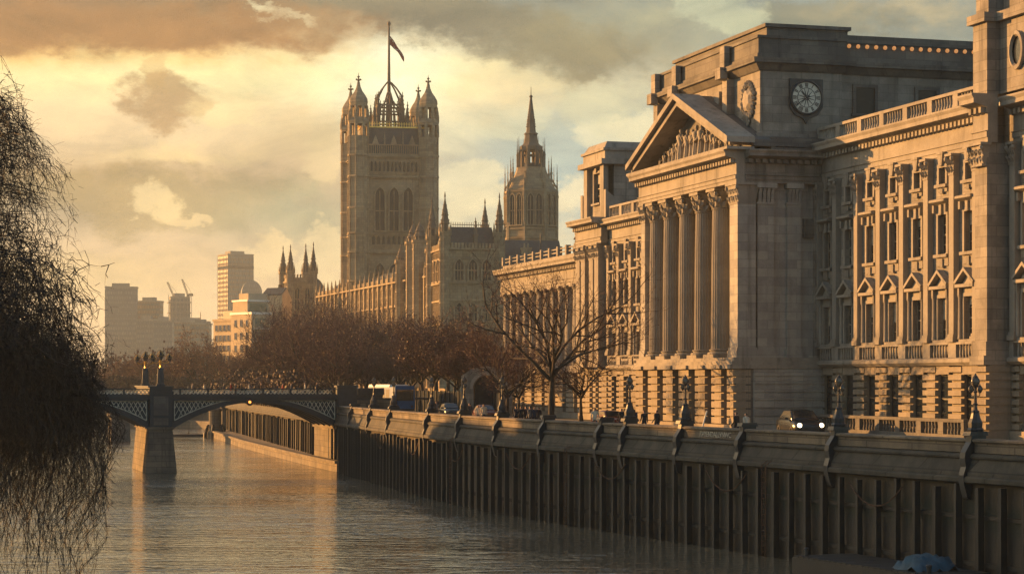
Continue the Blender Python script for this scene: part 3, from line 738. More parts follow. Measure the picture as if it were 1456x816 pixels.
def capital(mb, cx, cy, z, w_, d, h):
    """leafy capital for a pilaster or column"""
    mb.box(cx - w_ / 2 - .04, cx + w_ / 2 + .04, cy - d / 2 - .04, cy + d / 2 + .04, z, z + .12)
    mb.taper(cx, cy, z + .12, z + h - .16, w_, d, w_ * 1.22, d * 1.22)
    for r in range(2):
        n_ = 3 + r
        for i in range(n_):
            x = cx + (i - (n_ - 1) / 2) * w_ * 1.05 / (n_ - 1) if n_ > 1 else cx
            z0 = z + .14 + r * h * .32
            for sy in (-1,):
                mb.add([(x - w_ * .14, cy - d / 2 - .02, z0), (x + w_ * .14, cy - d / 2 - .02, z0), (x + w_ * .10, cy - d / 2 - .16, z0 + h * .3), (x - w_ * .10, cy - d / 2 - .16, z0 + h * .3), (x, cy - d / 2 - .27, z0 + h * .27), (x, cy - d / 2 - .2, z0 + h * .2)],
                       [(0, 1, 2, 3), (3, 2, 4), (2, 1, 5, 4), (0, 3, 4, 5)])
    for sg in (-1, 1): mb.ball((cx + sg * w_ * .62, cy - d / 2 - .14, z + h - .32), .16, 6)
    mb.box(cx - w_ * .70, cx + w_ * .70, cy - d * .5 - .24, cy + d * .5 + .1, z + h - .16, z + h)

def pilaster_mesh(w_, d, z0, z1, ch=1.2):
    mb = MB(); mb.box(-w_ / 2 - .12, w_ / 2 + .12, -d - .12, 0, z0, z0 + .32); mb.box(-w_ / 2 - .06, w_ / 2 + .06, -d - .06, 0, z0 + .323, z0 + .5)
    mb.box(-w_ / 2, w_ / 2, -d, 0, z0 + .503, z1 - ch); s = MB(); 
    capital(mb, 0, -d / 2, z1 - ch, w_, d, ch)
    return mb.mesh('pilaster', 'portland_plain')

def entablature(mb, x0, x1, y, z0, z1, proj=.95, dent=True):
    """architrave, frieze, dentils and cornice along x, front plane y"""
    h = z1 - z0; a = z0 + h * .24; f_ = z0 + h * .60
    mb.prism([(y + .6, z0), (y - .06, z0), (y - .06, z0 + h * .10), (y - .13, z0 + h * .103), (y - .13, a - .06), (y - .22, a - .03), (y - .22, a), (y + .6, a)], x0, x1, 'x')
    mb.box(x0, x1, y - .05, y + .6, a + .003, f_)
    mb.prism([(y + .6, f_ + .003), (y - .14, f_ + .003), (y - .14, f_ + h * .12), (y - .55 * proj, f_ + h * .17), (y - proj, f_ + h * .20), (y - proj, f_ + h * .29), (y - proj - .12, f_ + h * .36), (y - proj - .12, z1), (y + .6, z1)], x0, x1, 'x')
    if dent:
        n_ = int((x1 - x0) / .52)
        for i in range(n_): c = x0 + (i + .5) * (x1 - x0) / n_; mb.box(c - .14, c + .14, y - .14 - .30, y - .143, f_ + .02, f_ + h * .125)

def balustrade(mb, x0, x1, y, z, h=1.15, bay=3.17):
    mb.box(x0, x1, y, y + .42, z, z + .2); mb.box(x0, x1, y - .03, y + .45, z + h - .2, z + h)
    n_ = max(1, round((x1 - x0) / bay)); L = (x1 - x0) / n_
    for i in range(n_ + 1): c = x0 + i * L; mb.box(max(x0, c - .32), min(x1, c + .32), y - .02, y + .44, z + .2, z + h - .2)
    for i in range(n_):
        k = int((L - .7) / .38)
        for j in range(k):
            c = x0 + i * L + .42 + (j + .5) * (L - .84) / k
            mb.lathe([(.08, z + .2), (.11, z + .34), (.05, z + .58), (.09, z + h - .26), (.09, z + h - .2)], c, y + .21, 6, close=False)

def rustic(mb, x0, x1, y, z0, z1, nb=8, gap=.16, proj=.16, back=.45):
    """one pier of banded masonry: blocks with deep joints"""
    hh = (z1 - z0) / nb
    for i in range(nb): mb.box(x0, x1, y - proj, y + back, z0 + i * hh + gap / 2, z0 + (i + 1) * hh - gap / 2)
    mb.box(x0 + .05, x1 - .05, y + .10, y + back, z0, z1)

LV = dict(base=4.7, belt=5.4, w1=(6.35, 9.0), w2=(11.8, 14.3), w3=(16.25, 17.3), arch=18.0, cor=20.7)
def wing(x0, n_, bay, y, lv=LV, slot=1.3, ww=(1.2, 1.1, .85), name='wing'):
    x1 = x0 + n_ * bay
    wl = MB(); ops = []; rb = MB(); ba = MB()
    xc = [x0 + (i + .5) * bay for i in range(n_)]
    for c in xc:
        ops += [(c - ww[0] / 2, c + ww[0] / 2, *lv['w1']), (c - ww[1] / 2, c + ww[1] / 2, *lv['w2']), (c - ww[2] / 2, c + ww[2] / 2, *lv['w3'])]
    wall_panel(wl, x0, x1, lv['belt'], lv['arch'], y, ops, .36); wl.build('wall', 'portland', cb)
    # rusticated ground floor: banded piers with deep dark windows between
    edges = [x0] + [v for c in xc for v in (c - slot / 2, c + slot / 2)] + [x1]
    for i in range(0, len(edges), 2): rustic(rb, edges[i], edges[i + 1], y, .75, lv['base'])
    rb.box(x0, x1, y - .35, y + .4, 0, .747)
    for c in xc: rb.box(c - slot / 2, c + slot / 2, y - .10, y + .4, lv['base'] - .55, lv['base'] - .003)
    rb.build('rusticated_storey', 'rustic', cb)
    for c in xc:
        o = inst('ground_window', MBW(slot, lv['base'] - .55 - 1.0), cb, (c, y + .2, 1.0))
        add_sash(o, slot, lv['base'] - 1.55, .05, 1, 2, 'iron')
    # belt with window balconies: solid blocks and open balustrade panels between
    ba.prism([(y + .4, lv['base']), (y - .25, lv['base']), (y - .5, lv['base'] + .2), (y - .5, lv['base'] + .42), (y - .3, lv['base'] + .5), (y + .4, lv['base'] + .5)], x0, x1, 'x')
    for i in range(n_ + 1): c = x0 + i * bay; ba.box(max(x0, c - .5), min(x1, c + .5), y - .34, y + .02, lv['base'] + .503, lv['belt'] + .75)
    for c in xc:
        ba.box(c - bay / 2 + .5, c + bay / 2 - .5, y - .36, y - .14, lv['belt'] + .62, lv['belt'] + .76)
        for j in range(5): ba.lathe([(.06, lv['base'] + .5), (.09, lv['base'] + .75), (.05, lv['belt'] + .4), (.07, lv['belt'] + .62)], c + (j - 2) * .38, y - .25, 6, close=False)
    ba.build('belt_course', 'portland_plain', cb)
    for c in xc:
        window(cb, 'pediment', c, y, lv['w1'][0], ww[0], lv['w1'][1] - lv['w1'][0])
        window(cb, 'hood', c, y, lv['w2'][0], ww[1], lv['w2'][1] - lv['w2'][0], .75)
        window(cb, 'keystone', c, y, lv['w3'][0], ww[2], lv['w3'][1] - lv['w3'][0], .5)
    pm = pilaster_mesh(.62, .40, lv['belt'] + .77, lv['arch'], 1.35)
    for i in range(n_ + 1): inst('pilaster', pm, cb, (min(max(x0 + i * bay, x0 + .45), x1 - .45), y, 0))
    e = MB(); entablature(e, x0, x1, y, lv['arch'] + .003, lv['cor']); e.build('entablature', 'portland_plain', cb)
    b_ = MB(); balustrade(b_, x0, x1, y - .1, lv['cor'] + .003, 1.25, bay); b_.build('balustrade', 'portland_plain', cb)
_mbw = {}
def MBW(w_, h):
    k = (round(w_, 2), round(h, 2))
    if k not in _mbw:
        m_ = MB(); m_.box(-w_ / 2 - .05, w_ / 2 + .05, .12, .2, -.3, h + .05); m_.box(-w_ / 2, w_ / 2, -.2, .05, -.25, -.02)
        _mbw[k] = m_.mesh('ground_window', 'soot_shade')
    return _mbw[k]

PY = 6.7                                   # how far the portico stands forward of the wings
wing(-.75, 7, 3.45, PY, slot=1.75)                     # right wing, up to the near corner pier
wing(26.5, 3, 3.5, PY + .3, slot=1.75)
mb = MB(); mb.box(23.4, 24.75, PY - .05, PY + .6, 0, 20.4); mb.build('wall', 'portland', cb)
LVL = {k: (tuple(x * .905 for x in v) if isinstance(v, tuple) else v * .905) for k, v in LV.items()}; LVL['base'] = 4.7; LVL['belt'] = 5.3
wing(-47.2, 8, 3.32, PY, LVL, 1.35)
mb = MB()                                  # the mass behind the fronts
mb.box(.4, 38.5, PY + .62, 24, 0, 20.5); mb.box(-47.4, -20.8, PY + .62, 24, 0, 18.5); mb.box(-20.6, -.2, 6.15, 24, 0, 20.5)
mb.build('main_block', 'portland', cb)
mb = MB(); mb.box(.4, 38.5, PY + .62, 24.2, 20.503, 20.75); mb.box(-47.4, -20.8, PY + .62, 24.2, 18.503, 18.75); mb.build('roof', 'lead', cb)

b_ = MB(); balustrade(b_, .6, 24.2, 4.9, .25, 1.15, 2.95); b_.box(.6, 24.2, 4.85, 5.4, 0, .247); b_.build('area_balustrade', 'soot_shade', cb)
# near corner pier: a projecting strip the full height with an attic block above
mb = MB(); rustic(mb, 24.7, 26.45, 5.3, .75, 4.7, 8, .16, .16, 2.0); mb.box(24.65, 26.5, 4.9, 7.2, 0, .747); mb.build('rusticated_pier', 'rustic', cb)
mb = MB(); mb.box(24.85, 26.3, 5.3, 7.2, 5.25, 18.0); mb.box(24.7, 26.45, 5.0, 7.2, 4.703, 5.247); mb.box(24.7, 26.45, 5.15, 7.2, 5.26, 6.1); mb.build('corner_pier', 'portland', cb)
e = MB(); entablature(e, 24.7, 26.5, 5.3, 18.003, 20.9, 1.0); e.build('entablature', 'portland_plain', cb)
mb = MB(); capital(mb, 25.6, 5.2, 16.6, 1.3, .4, 1.4); mb.build('pilaster_capital', 'portland_plain', cb)
mb = MB(); mb.box(24.7, 26.4, 5.25, 7.3, 20.903, 25.2); mb.box(26.403, 36.5, 6.1, 14, 20.903, 25.2)
mb.box(24.45, 26.6, 4.95, 7.5, 25.203, 25.75); mb.box(26.603, 36.8, 5.75, 14, 25.203, 25.75); mb.box(24.8, 26.3, 5.4, 7.3, 25.753, 27.0); mb.box(26.5, 36.5, 6.3, 14, 25.753, 26.9); mb.build('near_attic', 'portland', cb)
for x in (28.6, 33.0):                      # oval niches in the near attic
    mb = MB(); mb.T = Matrix.Translation((x, 6.1, 23.2)) @ Matrix.Rotation(R(90), 4, 'X') @ Matrix.Diagonal((.8, 1.15, 1, 1))
    mb.lathe([(.72, -.1), (1.0, -.1), (1.0, .22), (.82, .26), (.72, .1)], 0, 0, 18, close=False); f = mb.build('oval_frame', 'portland_plain', cb)
    mb = MB(); mb.T = Matrix.Translation((x, 6.1, 23.2)) @ Matrix.Rotation(R(90), 4, 'X') @ Matrix.Diagonal((.8, 1.15, 1, 1))
    mb.lathe([(.001, .03), (.8, .03)], 0, 0, 18, close=False); mb.build('pane', 'glass', f)

# ------------------------------------------------------------------ portico
CX = [-5.3, -8.7, -12.1, -15.5, -18.6]
rb = MB(); ex = [-20.6]
for c in [-18.7, -15.5, -12.1, -8.7, -5.2]: ex += [c - .62 + 1.7, c + .62 + 1.7]
slots = [(-18.9, -17.7), (-15.6, -14.3), (-12.2, -10.9), (-8.8, -7.5), (-5.5, -4.2), (-2.3, -1.2)]
e0 = -20.6
for a, b_ in slots: rustic(rb, e0, a, -.1, .6, 4.6, 7, .12, .14, 1.2); e0 = b_
rustic(rb, e0, .0, -.1, .6, 4.6, 7, .12, .14, 1.2)
rb.box(-20.75, .13, -.42, 1.1, 0, .597); rb.build('rusticated_storey', 'rustic', cb)
for a, b_ in slots:
    o = inst('ground_window', MBW(1.25, 3.2), cb, ((a + b_) / 2, .35, 1.1)); add_sash(o, 1.25, 3.2, .05, 1, 2, 'iron')
mb = MB(); mb.box(-20.6, -.02, .75, 5, 0, 4.58); mb.build('podium_core', 'soot_shade', cb)
mb = MB(); mb.box(-20.8, .15, -.55, 6.6, 4.603, 4.9); mb.box(-20.7, .05, -.35, 6.6, 4.903, 5.15); mb.box(-20.65, -.05, -.15, 6.6, 5.153, 5.4); 
for c in CX + [-2.0]: mb.box(c - .55, c + .55, -.72, -.553, 4.62, 4.88)
mb.build('portico_steps', 'portland_plain', cb)
cm = MB(); fl = lambda i: 1.0 if i % 3 else .93
cm.lathe([(.72, 6.05), (.72, 6.2), (.705, 9), (.67, 13.2), (.615, 16.3)], 0, 0, 60, mod=fl)
shaft = cm.mesh('column', 'portland_plain')
bm_ = MB(); bm_.box(-1.0, 1.0, -1.0, 1.0, 5.403, 5.65); bm_.lathe([(.98, 5.65), (1.0, 5.74), (.96, 5.82), (.80, 5.86), (.80, 5.92), (.88, 5.97), (.88, 6.02), (.75, 6.06)], 0, 0, 24); base_me = bm_.mesh('column_base', 'portland_plain')
k_ = MB(); k_.lathe([(.66, 16.3), (.70, 16.36), (.62, 16.42), (.62, 16.9), (.68, 17.3), (.86, 17.62)], 0, 0, 16)
for r, n_, z0, rr in ((0, 8, 16.42, .64), (1, 8, 16.78, .66)):
    for i in range(n_):
        a = (i + .5 * r) * 2 * math.pi / n_; c, s_ = math.cos(a), math.sin(a); px_, py_ = -s_, c
        def q(rad, t_, z): return (rad * c + t_ * px_, rad * s_ + t_ * py_, z)
        k_.add([q(rr, -.2, z0), q(rr, .2, z0), q(rr + .12, .16, z0 + .4), q(rr + .12, -.16, z0 + .4), q(rr + .32, 0, z0 + .44), q(rr + .2, 0, z0 + .2)], [(0, 1, 5), (1, 2, 4, 5), (2, 3, 4), (3, 0, 5, 4)])
for i in range(4): a = R(45 + 90 * i); k_.ball((.86 * math.cos(a), .86 * math.sin(a), 17.44), .2, 6)
k_.box(-.86, .86, -.86, .86, 17.62, 17.85)
cap_me = k_.mesh('capital', 'portland_plain')
for c in CX: 
    o = inst('column', shaft, cb, (c, .95, 0)); inst('column_base', base_me, o); inst('capital', cap_me, o)
def anta(x0, x1, y0, y1, z0=5.4, z1=17.85):
    a = MB(); a.box(x0 - .14, x1 + .14, y0 - .14, y1 + .14, z0 + .003, z0 + .5); a.box(x0 - .07, x1 + .07, y0 - .07, y1 + .07, z0 + .503, z0 + .72); a.box(x0, x1, y0, y1, z0 + .723, z1 - 1.5); a.build('corner_pier', 'portland_pale', cb)
    a = MB(); capital(a, (x0 + x1) / 2, (y0 + y1) / 2, z1 - 1.5, x1 - x0, y1 - y0, 1.5); a.build('pier_capital', 'portland_plain', cb)
anta(-1.75, -.25, .2, 1.6); anta(-20.5, -19.6, .2, 1.6)
# side of the portico: wall with pilasters facing the camera
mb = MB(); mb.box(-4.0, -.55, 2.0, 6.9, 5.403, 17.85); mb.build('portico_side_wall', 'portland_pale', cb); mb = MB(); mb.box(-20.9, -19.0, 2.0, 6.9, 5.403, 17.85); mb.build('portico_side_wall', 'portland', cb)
mb = MB(); mb.box(-18.9, -4.1, 5.6, 6.1, 5.403, 17.85); mb.build('portico_back_wall', 'soot_shade', cb)  # dark stone stands for the shade behind the columns
for c in (-7.0, -10.3, -13.6, -16.8):
    o = window(cb, 'pediment', c, 5.6, 6.4, 1.5, 4.0); window(cb, 'hood', c, 5.6, 12.6, 1.3, 2.2)
for y0, y1 in ((1.75, 3.0), (4.05, 5.1)):
    a = MB(); a.box(-.9, -.18, y0 - .1, y1 + .1, 5.403, 6.0); a.box(-.9, -.28, y0, y1, 6.003, 16.35); a.box(-.9, -.2, y0 - .06, y1 + .06, 16.353, 16.5)
    for i in range(4):
        y = y0 + (i + .5) * (y1 - y0) / 4; a.taper(-.3, y, 16.5, 17.0, .2, .26, .45, .2); a.taper(-.28, y, 17.0, 17.45, .25, .24, .6, .2)
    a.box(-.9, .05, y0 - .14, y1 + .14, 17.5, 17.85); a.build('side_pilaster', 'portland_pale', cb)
mb = MB(); mb.box(-.62, -.36, 5.35, 6.5, 14.0, 15.4); mb.box(-.50, -.30, 5.5, 6.35, 14.15, 15.25); mb.build('wall_panel', 'soot_shade', cb)
for z0 in (10.5, 12.6): pass
# banded podium on the camera side
mb = MB(); hh = .57
for i in range(7): mb.box(-.6, .14, 1.35, 6.75, .6 + i * hh + .06, .6 + (i + 1) * hh - .06)
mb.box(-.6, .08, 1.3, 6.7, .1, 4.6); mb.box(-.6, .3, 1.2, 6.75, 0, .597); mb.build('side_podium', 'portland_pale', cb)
# entablature on three sides
e = MB(); entablature(e, -20.5, -.0, .05, 17.853, 20.15, .9); e.build('entablature', 'portland_plain', cb)
e = MB(); T0 = Matrix.Rotation(R(90), 4, 'Z')
e.T = Matrix.Translation((0, 0, 0)) @ Matrix.Rotation(R(90), 4, 'Z'); entablature(e, .66, 6.6, .05, 17.853, 20.15, .9); e.build('side_entablature', 'portland', cb)
mb = MB(); mb.box(-20.8, -.66, .66, 6.6, 17.86, 20.1); mb.build('portico_ceiling', 'portland', cb)
# pediment
X0, X1, XM, ZB, ZA = -21.1, .55, -10.3, 20.153, 24.9
sl_ = (ZA - ZB) / (XM - X0)
pd = MB(); pd.prism([(X0 + 1.6, ZB + .1), (X1 - 1.6, ZB + .1), (XM, ZA - .3)], 1.0, 1.2, 'y'); pdo = pd.build('pediment', 'soot_shade', cb)  # tympanum colour carries the shade of its recess
rk = MB()
for sg, xe in ((-1, X0), (1, X1)):
    for dz, y0, y1, th in ((0, -.95, 1.2, .42), (-.45, -.62, 1.2, .40)):
        rk.prism([(xe, ZB + dz + .48), (XM, ZA + dz + .12), (XM, ZA + dz + .12 + th), (xe, ZB + dz + .48 + th)] if dz == 0 else [(xe - sg * .9, ZB + .38), (XM, ZA + dz + .07), (XM, ZA + dz + .07 + th), (xe - sg * .9, ZB + .40 + th)], y0, y1, 'y')
    n_ = 22
    for i in range(1, n_):
        x = xe + (XM - xe) * i / n_; z = ZB + .18 + (ZA - ZB - .36) * i / n_
        rk.box(x - .13, x + .13, -.58, -.3, z - .05, z + .18)
rk.box(X0 + .1, X1 - .1, -.9, 1.2, ZB + .0, ZB + .2)
rk.build('raking_cornice', 'portland_plain', cb)
mb = MB(); mb.prism([(X0 + .3, ZB + .75), (XM, ZA + .45), (X1 - .3, ZB + .75), (X1 - .3, ZB + .3), (X0 + .3, ZB + .3)], 1.203, 7.0, 'y'); mb.build('pediment_roof', 'roofstone', cb)
random.seed(11)
figs = []
def figure(mb, x, y, z, h, lean=0.0, arm=1):
    """carved standing figure: robe, shoulders, head and one raised arm"""
    mb.T = Matrix.Translation((x, y, z)) @ Matrix.Rotation(lean, 4, 'Y') @ Matrix.Scale(h, 4)
    mb.lathe([(.17, 0), (.15, .12), (.11, .5), (.10, .56), (.14, .70), (.145, .78), (.05, .83), (.045, .86)], 0, 0, 7); mb.ball((0, 0, .92), .065, 7, 1.2)
    mb.tube([(arm * .13, 0, .77), (arm * .24, -.06, .62), (arm * .20, -.14, .80 if random.random() < .5 else .48)], [.045, .038, .03], 5); mb.tube([(-arm * .13, 0, .77), (-arm * .19, -.05, .58), (-arm * .10, -.13, .5)], [.045, .038, .03], 5)
    for k in range(4): a = -.6 - k * .6; mb.tube([(.15 * math.cos(a), .15 * math.sin(a), .02), (.10 * math.cos(a), .10 * math.sin(a), .5)], .018, 4)
    mb.T = None
for i in range(17):
    x = XM + (i - 8) * .98 + random.uniform(-.12, .12); lim = (ZA - .95 - ZB) * (1 - abs(x - XM) / 9.6)
    h = max(.5, min(lim * .92, 2.9)) * random.uniform(.84, 1.0)
    fg = MB(); figure(fg, 0, .72 - random.uniform(0, .14), 0, h, (x - XM) * random.uniform(.0, .035), random.choice((-1, 1)))
    fg.build('carved_figure', 'portland_plain', pdo, True, (x, 0, ZB + .2))

# ------------------------------------------------------------------ attic block with the clock
AX0, AX1, AY = -21.4, -.9, 2.2
mb = MB(); mb.box(AX0, AX1, AY, 8.6, 20.2, 26.0); mb.box(AX0, AX1 - .35, 8.603, 22, 20.2, 26.0); mb.build('attic_wall', 'portland', cb)
def band(mb, o0, o1, z0, z1):
    """a course that runs round the attic, o0 out at its foot and o1 out at its head"""
    for x1, y0, y1 in ((AX1, AY, 8.6), (AX1 - .35, 8.603, 22)):
        a0, b0, a1, b1 = AX0 - o0, x1 + o0, AX0 - o1, x1 + o1
        s0, s1 = (o0, o1) if y0 == AY else (0, 0)
        t0, t1 = (o0, o1) if y0 == AY else (0, 0)
        mb.add([(a0, y0 - s0, z0), (b0, y0 - s0, z0), (b0, y1 + t0, z0), (a0, y1 + t0, z0), (a1, y0 - s1, z1), (b1, y0 - s1, z1), (b1, y1 + t1, z1), (a1, y1 + t1, z1)],
               [(3, 2, 1, 0), (4, 5, 6, 7), (0, 1, 5, 4), (1, 2, 6, 5), (2, 3, 7, 6), (3, 0, 4, 7)])
mb = MB(); band(mb, .1, .55, 26.003, 26.5); band(mb, .75, .8, 26.503, 26.85); band(mb, .35, .35, 26.853, 27.2); mb.build('attic_cornice', 'portland_dark', cb)
mb = MB(); band(mb, .22, .22, 27.203, 28.3); band(mb, .34, .34, 28.303, 28.5); mb.build('attic_parapet', 'portland_dark', cb)
mb = MB(); mb.box(AX0 + 1.0, AX1 - .9, AY + .9, 9.5, 28.503, 29.3); mb.box(AX0 + 1.0, AX1 - 1.2, 9.503, 21.5, 28.503, 29.05); mb.box(AX0 + .8, AX1 - .7, AY + .7, 9.7, 29.303, 29.55); mb.build('attic_cap', 'portland_dark', cb)
mb = MB(); band(mb, .3, .3, 20.9, 21.5); mb.build('attic_plinth', 'portland', cb)
for x in (-6.2, -16.3, -21.0):
    mb = MB(); mb.box(x - .45, x + .45, AY - .6, AY - .003, 20.6, 26.0); mb.box(x - .5, x + .5, AY - 1.15, AY - .57, 26.02, 26.86); mb.box(x - .45, x + .45, AY - .8, AY - .37, 26.863, 28.45); mb.build('attic_pilaster', 'portland', cb)
random.seed(5)
mb = MB()                                    # carved cartouche: shield, wreath and swags
mb.T = Matrix.Translation((-2.9, AY - .02, 24.1)) @ Matrix.Rotation(R(90), 4, 'X'); mb.lathe([(.01, .35), (.5, .3), (.75, .12), (.78, 0)], 0, 0, 14, mod=lambda i: 1.0 + .25 * (i % 2)); mb.T = None
for i in range(46):
    a = i * 2 * math.pi / 23; r = .95 + .18 * (i % 2) + random.uniform(-.05, .05); mb.ball((-2.9 + r * math.cos(a), AY - .12, 24.1 + 1.15 * r * math.sin(a)), random.uniform(.11, .2), 5)
for i in range(14): mb.ball((-2.9 + random.uniform(-.25, .25), AY - .12, 22.9 - i * .09), random.uniform(.08, .17), 5)
mb.build('carved_cartouche', 'portland_plain', cb)
mb = MB(); mb.box(-9, -8, AY - .3, AY - .003, 21.6, 25.4); mb.build('attic_pilaster', 'portland', cb)
# clock on the camera side
CY, CZ, CR = 5.75, 24.15, 1.13
mb = MB(); mb.prism([(CY - 1.3, CZ + 1.35), (CY + 1.3, CZ + 1.35), (CY + 1.3, CZ - .7), (CY + .9, CZ - 1.25), (CY + .25, CZ - 1.5), (CY, CZ - 1.9), (CY - .25, CZ - 1.5), (CY - .9, CZ - 1.25), (CY - 1.3, CZ - .7)], AX1 + .003, AX1 + .14, 'x')
ck = mb.build('clock', 'iron', cb)
TX = Matrix.Translation((AX1 + .14, CY, CZ)) @ Matrix.Rotation(R(90), 4, 'Y')
mb = MB(); mb.T = TX; mb.lathe([(.001, .03), (CR, .03), (CR, .0)], 0, 0, 40); mb.build('clock_dial', 'clock', ck)
mb = MB(); mb.T = TX; mb.lathe([(CR - .02, .0), (CR + .16, .0), (CR + .16, .1), (CR + .04, .14), (CR - .02, .1)], 0, 0, 40, close=False)
mb.lathe([(CR * .60, .031), (CR * .60, .05), (CR * .64, .05), (CR * .64, .031)], 0, 0, 40, close=False); mb.build('clock_rim', 'iron', ck)
def hand(mb, deg, r0, r1, w0, w1, x):
    a = R(deg); c, s_ = math.cos(a), math.sin(a)
    def q(r, t_, h): return (AX1 + .14 + h, CY + r * s_ + t_ * c, CZ + r * c - t_ * s_)   # clockwise as seen by someone facing the dial
    mb.add([q(r0, -w0, x), q(r0, w0, x), q(r1, w1, x), q(r1, -w1, x), q(r0, -w0, x + .02), q(r0, w0, x + .02), q(r1, w1, x + .02), q(r1, -w1, x + .02)],
           [(0, 1, 2, 3), (4, 5, 6, 7), (0, 1, 5, 4), (1, 2, 6, 5), (2, 3, 7, 6), (3, 0, 4, 7)])
mb = MB()
NUM = {12: 3, 1: 1, 2: 2, 3: 3, 4: 3, 5: 2, 6: 3, 7: 4, 8: 4, 9: 3, 10: 2, 11: 3}
for h_, k in NUM.items():
    for j in range(k): hand(mb, h_ * 30 + (j - (k - 1) / 2) * 5.5, CR * .68, CR * .94, .022, .03, .032)
for h_ in range(12): hand(mb, h_ * 30 + 15, .12, CR * .58, .035, .012, .032)
mb.build('numerals', 'iron', ck)
mb = MB(); hand(mb, 322, -.2, CR * .55, .06, .03, .07); mb.build('hour_hand', 'iron', ck)
mb = MB(); hand(mb, 236, -.25, CR * .86, .05, .02, .10); mb.build('minute_hand', 'iron', ck)
for y, z in ((10.6, 24.2), (15.6, 24.2)):    # attic windows beyond the clock
    mb = MB(); mb.box(AX1 - .37, AX1 - .2, y - 1.0, y - .75, z - 1.0, z + .9); mb.box(AX1 - .37, AX1 - .2, y + .75, y + 1.0, z - 1.0, z + .9); mb.box(AX1 - .37, AX1 - .2, y - 1.0, y + 1.0, z + .903, z + 1.15); mb.box(AX1 - .37, AX1 - .05, y - 1.1, y + 1.1, z - 1.2, z - 1.003)
    o = mb.build('attic_window', 'soot_shade', cb); mb = MB(); mb.box(AX1 - .345, AX1 - .30, y - .75, y + .75, z - 1.0, z + .9); mb.build('pane', 'leaded', o)
mb = MB()                                    # glowing dots that stand for sun through baluster gaps, no lamps
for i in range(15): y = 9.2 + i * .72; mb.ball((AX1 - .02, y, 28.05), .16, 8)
mb.build('sun_gap_dots', 'sun_gap', cb)
mb = MB(); mb.box(AX1 - .1, AX1 + .02, 8.9, 19.8, 28.22, 28.29); mb.build('sun_gap_rail', 'iron', cb)
mb = MB(); mb.box(AX1 - .36, AX1 + .55, 8.75, 11.9, 21.0, 21.6)
for i in range(9): mb.box(AX1 + .40, AX1 + .48, 8.8 + i * .37, 8.88 + i * .37, 21.6, 22.5)
mb.box(AX1 + .36, AX1 + .52, 8.75, 11.9, 22.5, 22.62); mb.build('attic_balcony', 'soot_shade', cb)
b_ = MB(); b_.T = Matrix.Translation((-.2, 2.6, 20.2)) @ Matrix.Rotation(R(90), 4, 'Z'); balustrade(b_, 0, 5.8, -.4, 0, .9, 2.9); b_.build('side_balustrade', 'soot_shade', cb)

# ------------------------------------------------------------------ left pavilion of the same building
P0, P1, QY = -54.6, -47.4, PY - .1
rb = MB(); rustic(rb, P0, P0 + 2.2, QY, .6, 4.7, 8); rustic(rb, P0 + 3.2, P1 - 3.2, QY, .6, 4.7, 8); rustic(rb, P1 - 2.2, P1, QY, .6, 4.7, 8); rb.box(P0, P1, QY - .3, QY + .4, 0, .597); rb.build('rusticated_storey', 'rustic', cb)
for c in (P0 + 2.7, P1 - 2.7): o = inst('ground_window', MBW(1.0, 3.2), cb, (c, QY + .4, 1.0)); add_sash(o, 1.0, 3.2, .05, 2, 5)
mb = MB(); ops = [((P0 + P1) / 2 - .8, (P0 + P1) / 2 + .8, 6.0, 9.4), ((P0 + P1) / 2 - .7, (P0 + P1) / 2 + .7, 11.0, 13.6)]
wall_panel(mb, P0, P1, 4.7, 16.6, QY, ops, .5); mb.build('wall', 'portland', cb)
window(cb, 'pediment', (P0 + P1) / 2, QY, 6.0, 1.6, 3.4); window(cb, 'hood', (P0 + P1) / 2, QY, 11.0, 1.4, 2.6)
pm = pilaster_mesh(1.15, .9, 5.0, 16.6, 1.5)
for x in (P0 + .8, P0 + 2.4, P1 - 2.4, P1 - .8): inst('pilaster', pm, cb, (x, QY, 0))
mb = MB(); mb.box(P0 + .1, P1 - .1, QY + .62, 22, 0, 18.6); mb.build('pavilion_core', 'portland', cb)
e = MB(); entablature(e, P0 - .2, P1 + .2, QY - .7, 16.603, 19.0, 1.0); e.build('entablature', 'portland_plain', cb)
PA0, PA1 = P0 + .5, P1 - .4
ops = [((PA0 + PA1) / 2 - .9, (PA0 + PA1) / 2 + .9, 20.6, 23.4)]
mb = MB(); wall_panel(mb, PA0, PA1, 19.003, 24.0, QY + .2, ops, .5); mb.box(PA0, PA1, QY + .72, 12.4, 19.003, 24.0); mb.build('pavilion_attic', 'portland', cb)
window(cb, 'keystone', (PA0 + PA1) / 2, QY + .2, 20.6, 1.8, 2.8)
mb = MB()
for x in (PA0 + .7, PA1 - .7): mb.box(x - .5, x + .5, QY - .25, QY + .197, 19.003, 24.0)
mb.box(PA0 - .45, PA1 + .45, QY - .65, 12.7, 24.003, 24.5); mb.box(PA0 - .1, PA1 + .1, QY - .2, 12.5, 24.503, 25.3); mb.box(PA0 - .25, PA1 + .25, QY - .4, 12.6, 25.303, 25.55); mb.taper((PA0 + PA1) / 2, 9.5, 25.553, 26.2, 6.2, 6.2, 5.4, 5.4); mb.build('attic_cornice', 'portland_plain', cb)
for x in (PA0 - .3, PA1 + .3):               # scrolled feet either side of the attic
    mb = MB(); mb.prism([(QY - .3, 19.003), (QY + 2.5, 19.003), (QY + 2.5, 20.0), (QY + 1.2, 20.4), (QY - .3, 21.6)], x - .3, x + .3, 'x'); mb.build('attic_scroll', 'portland_plain', cb)

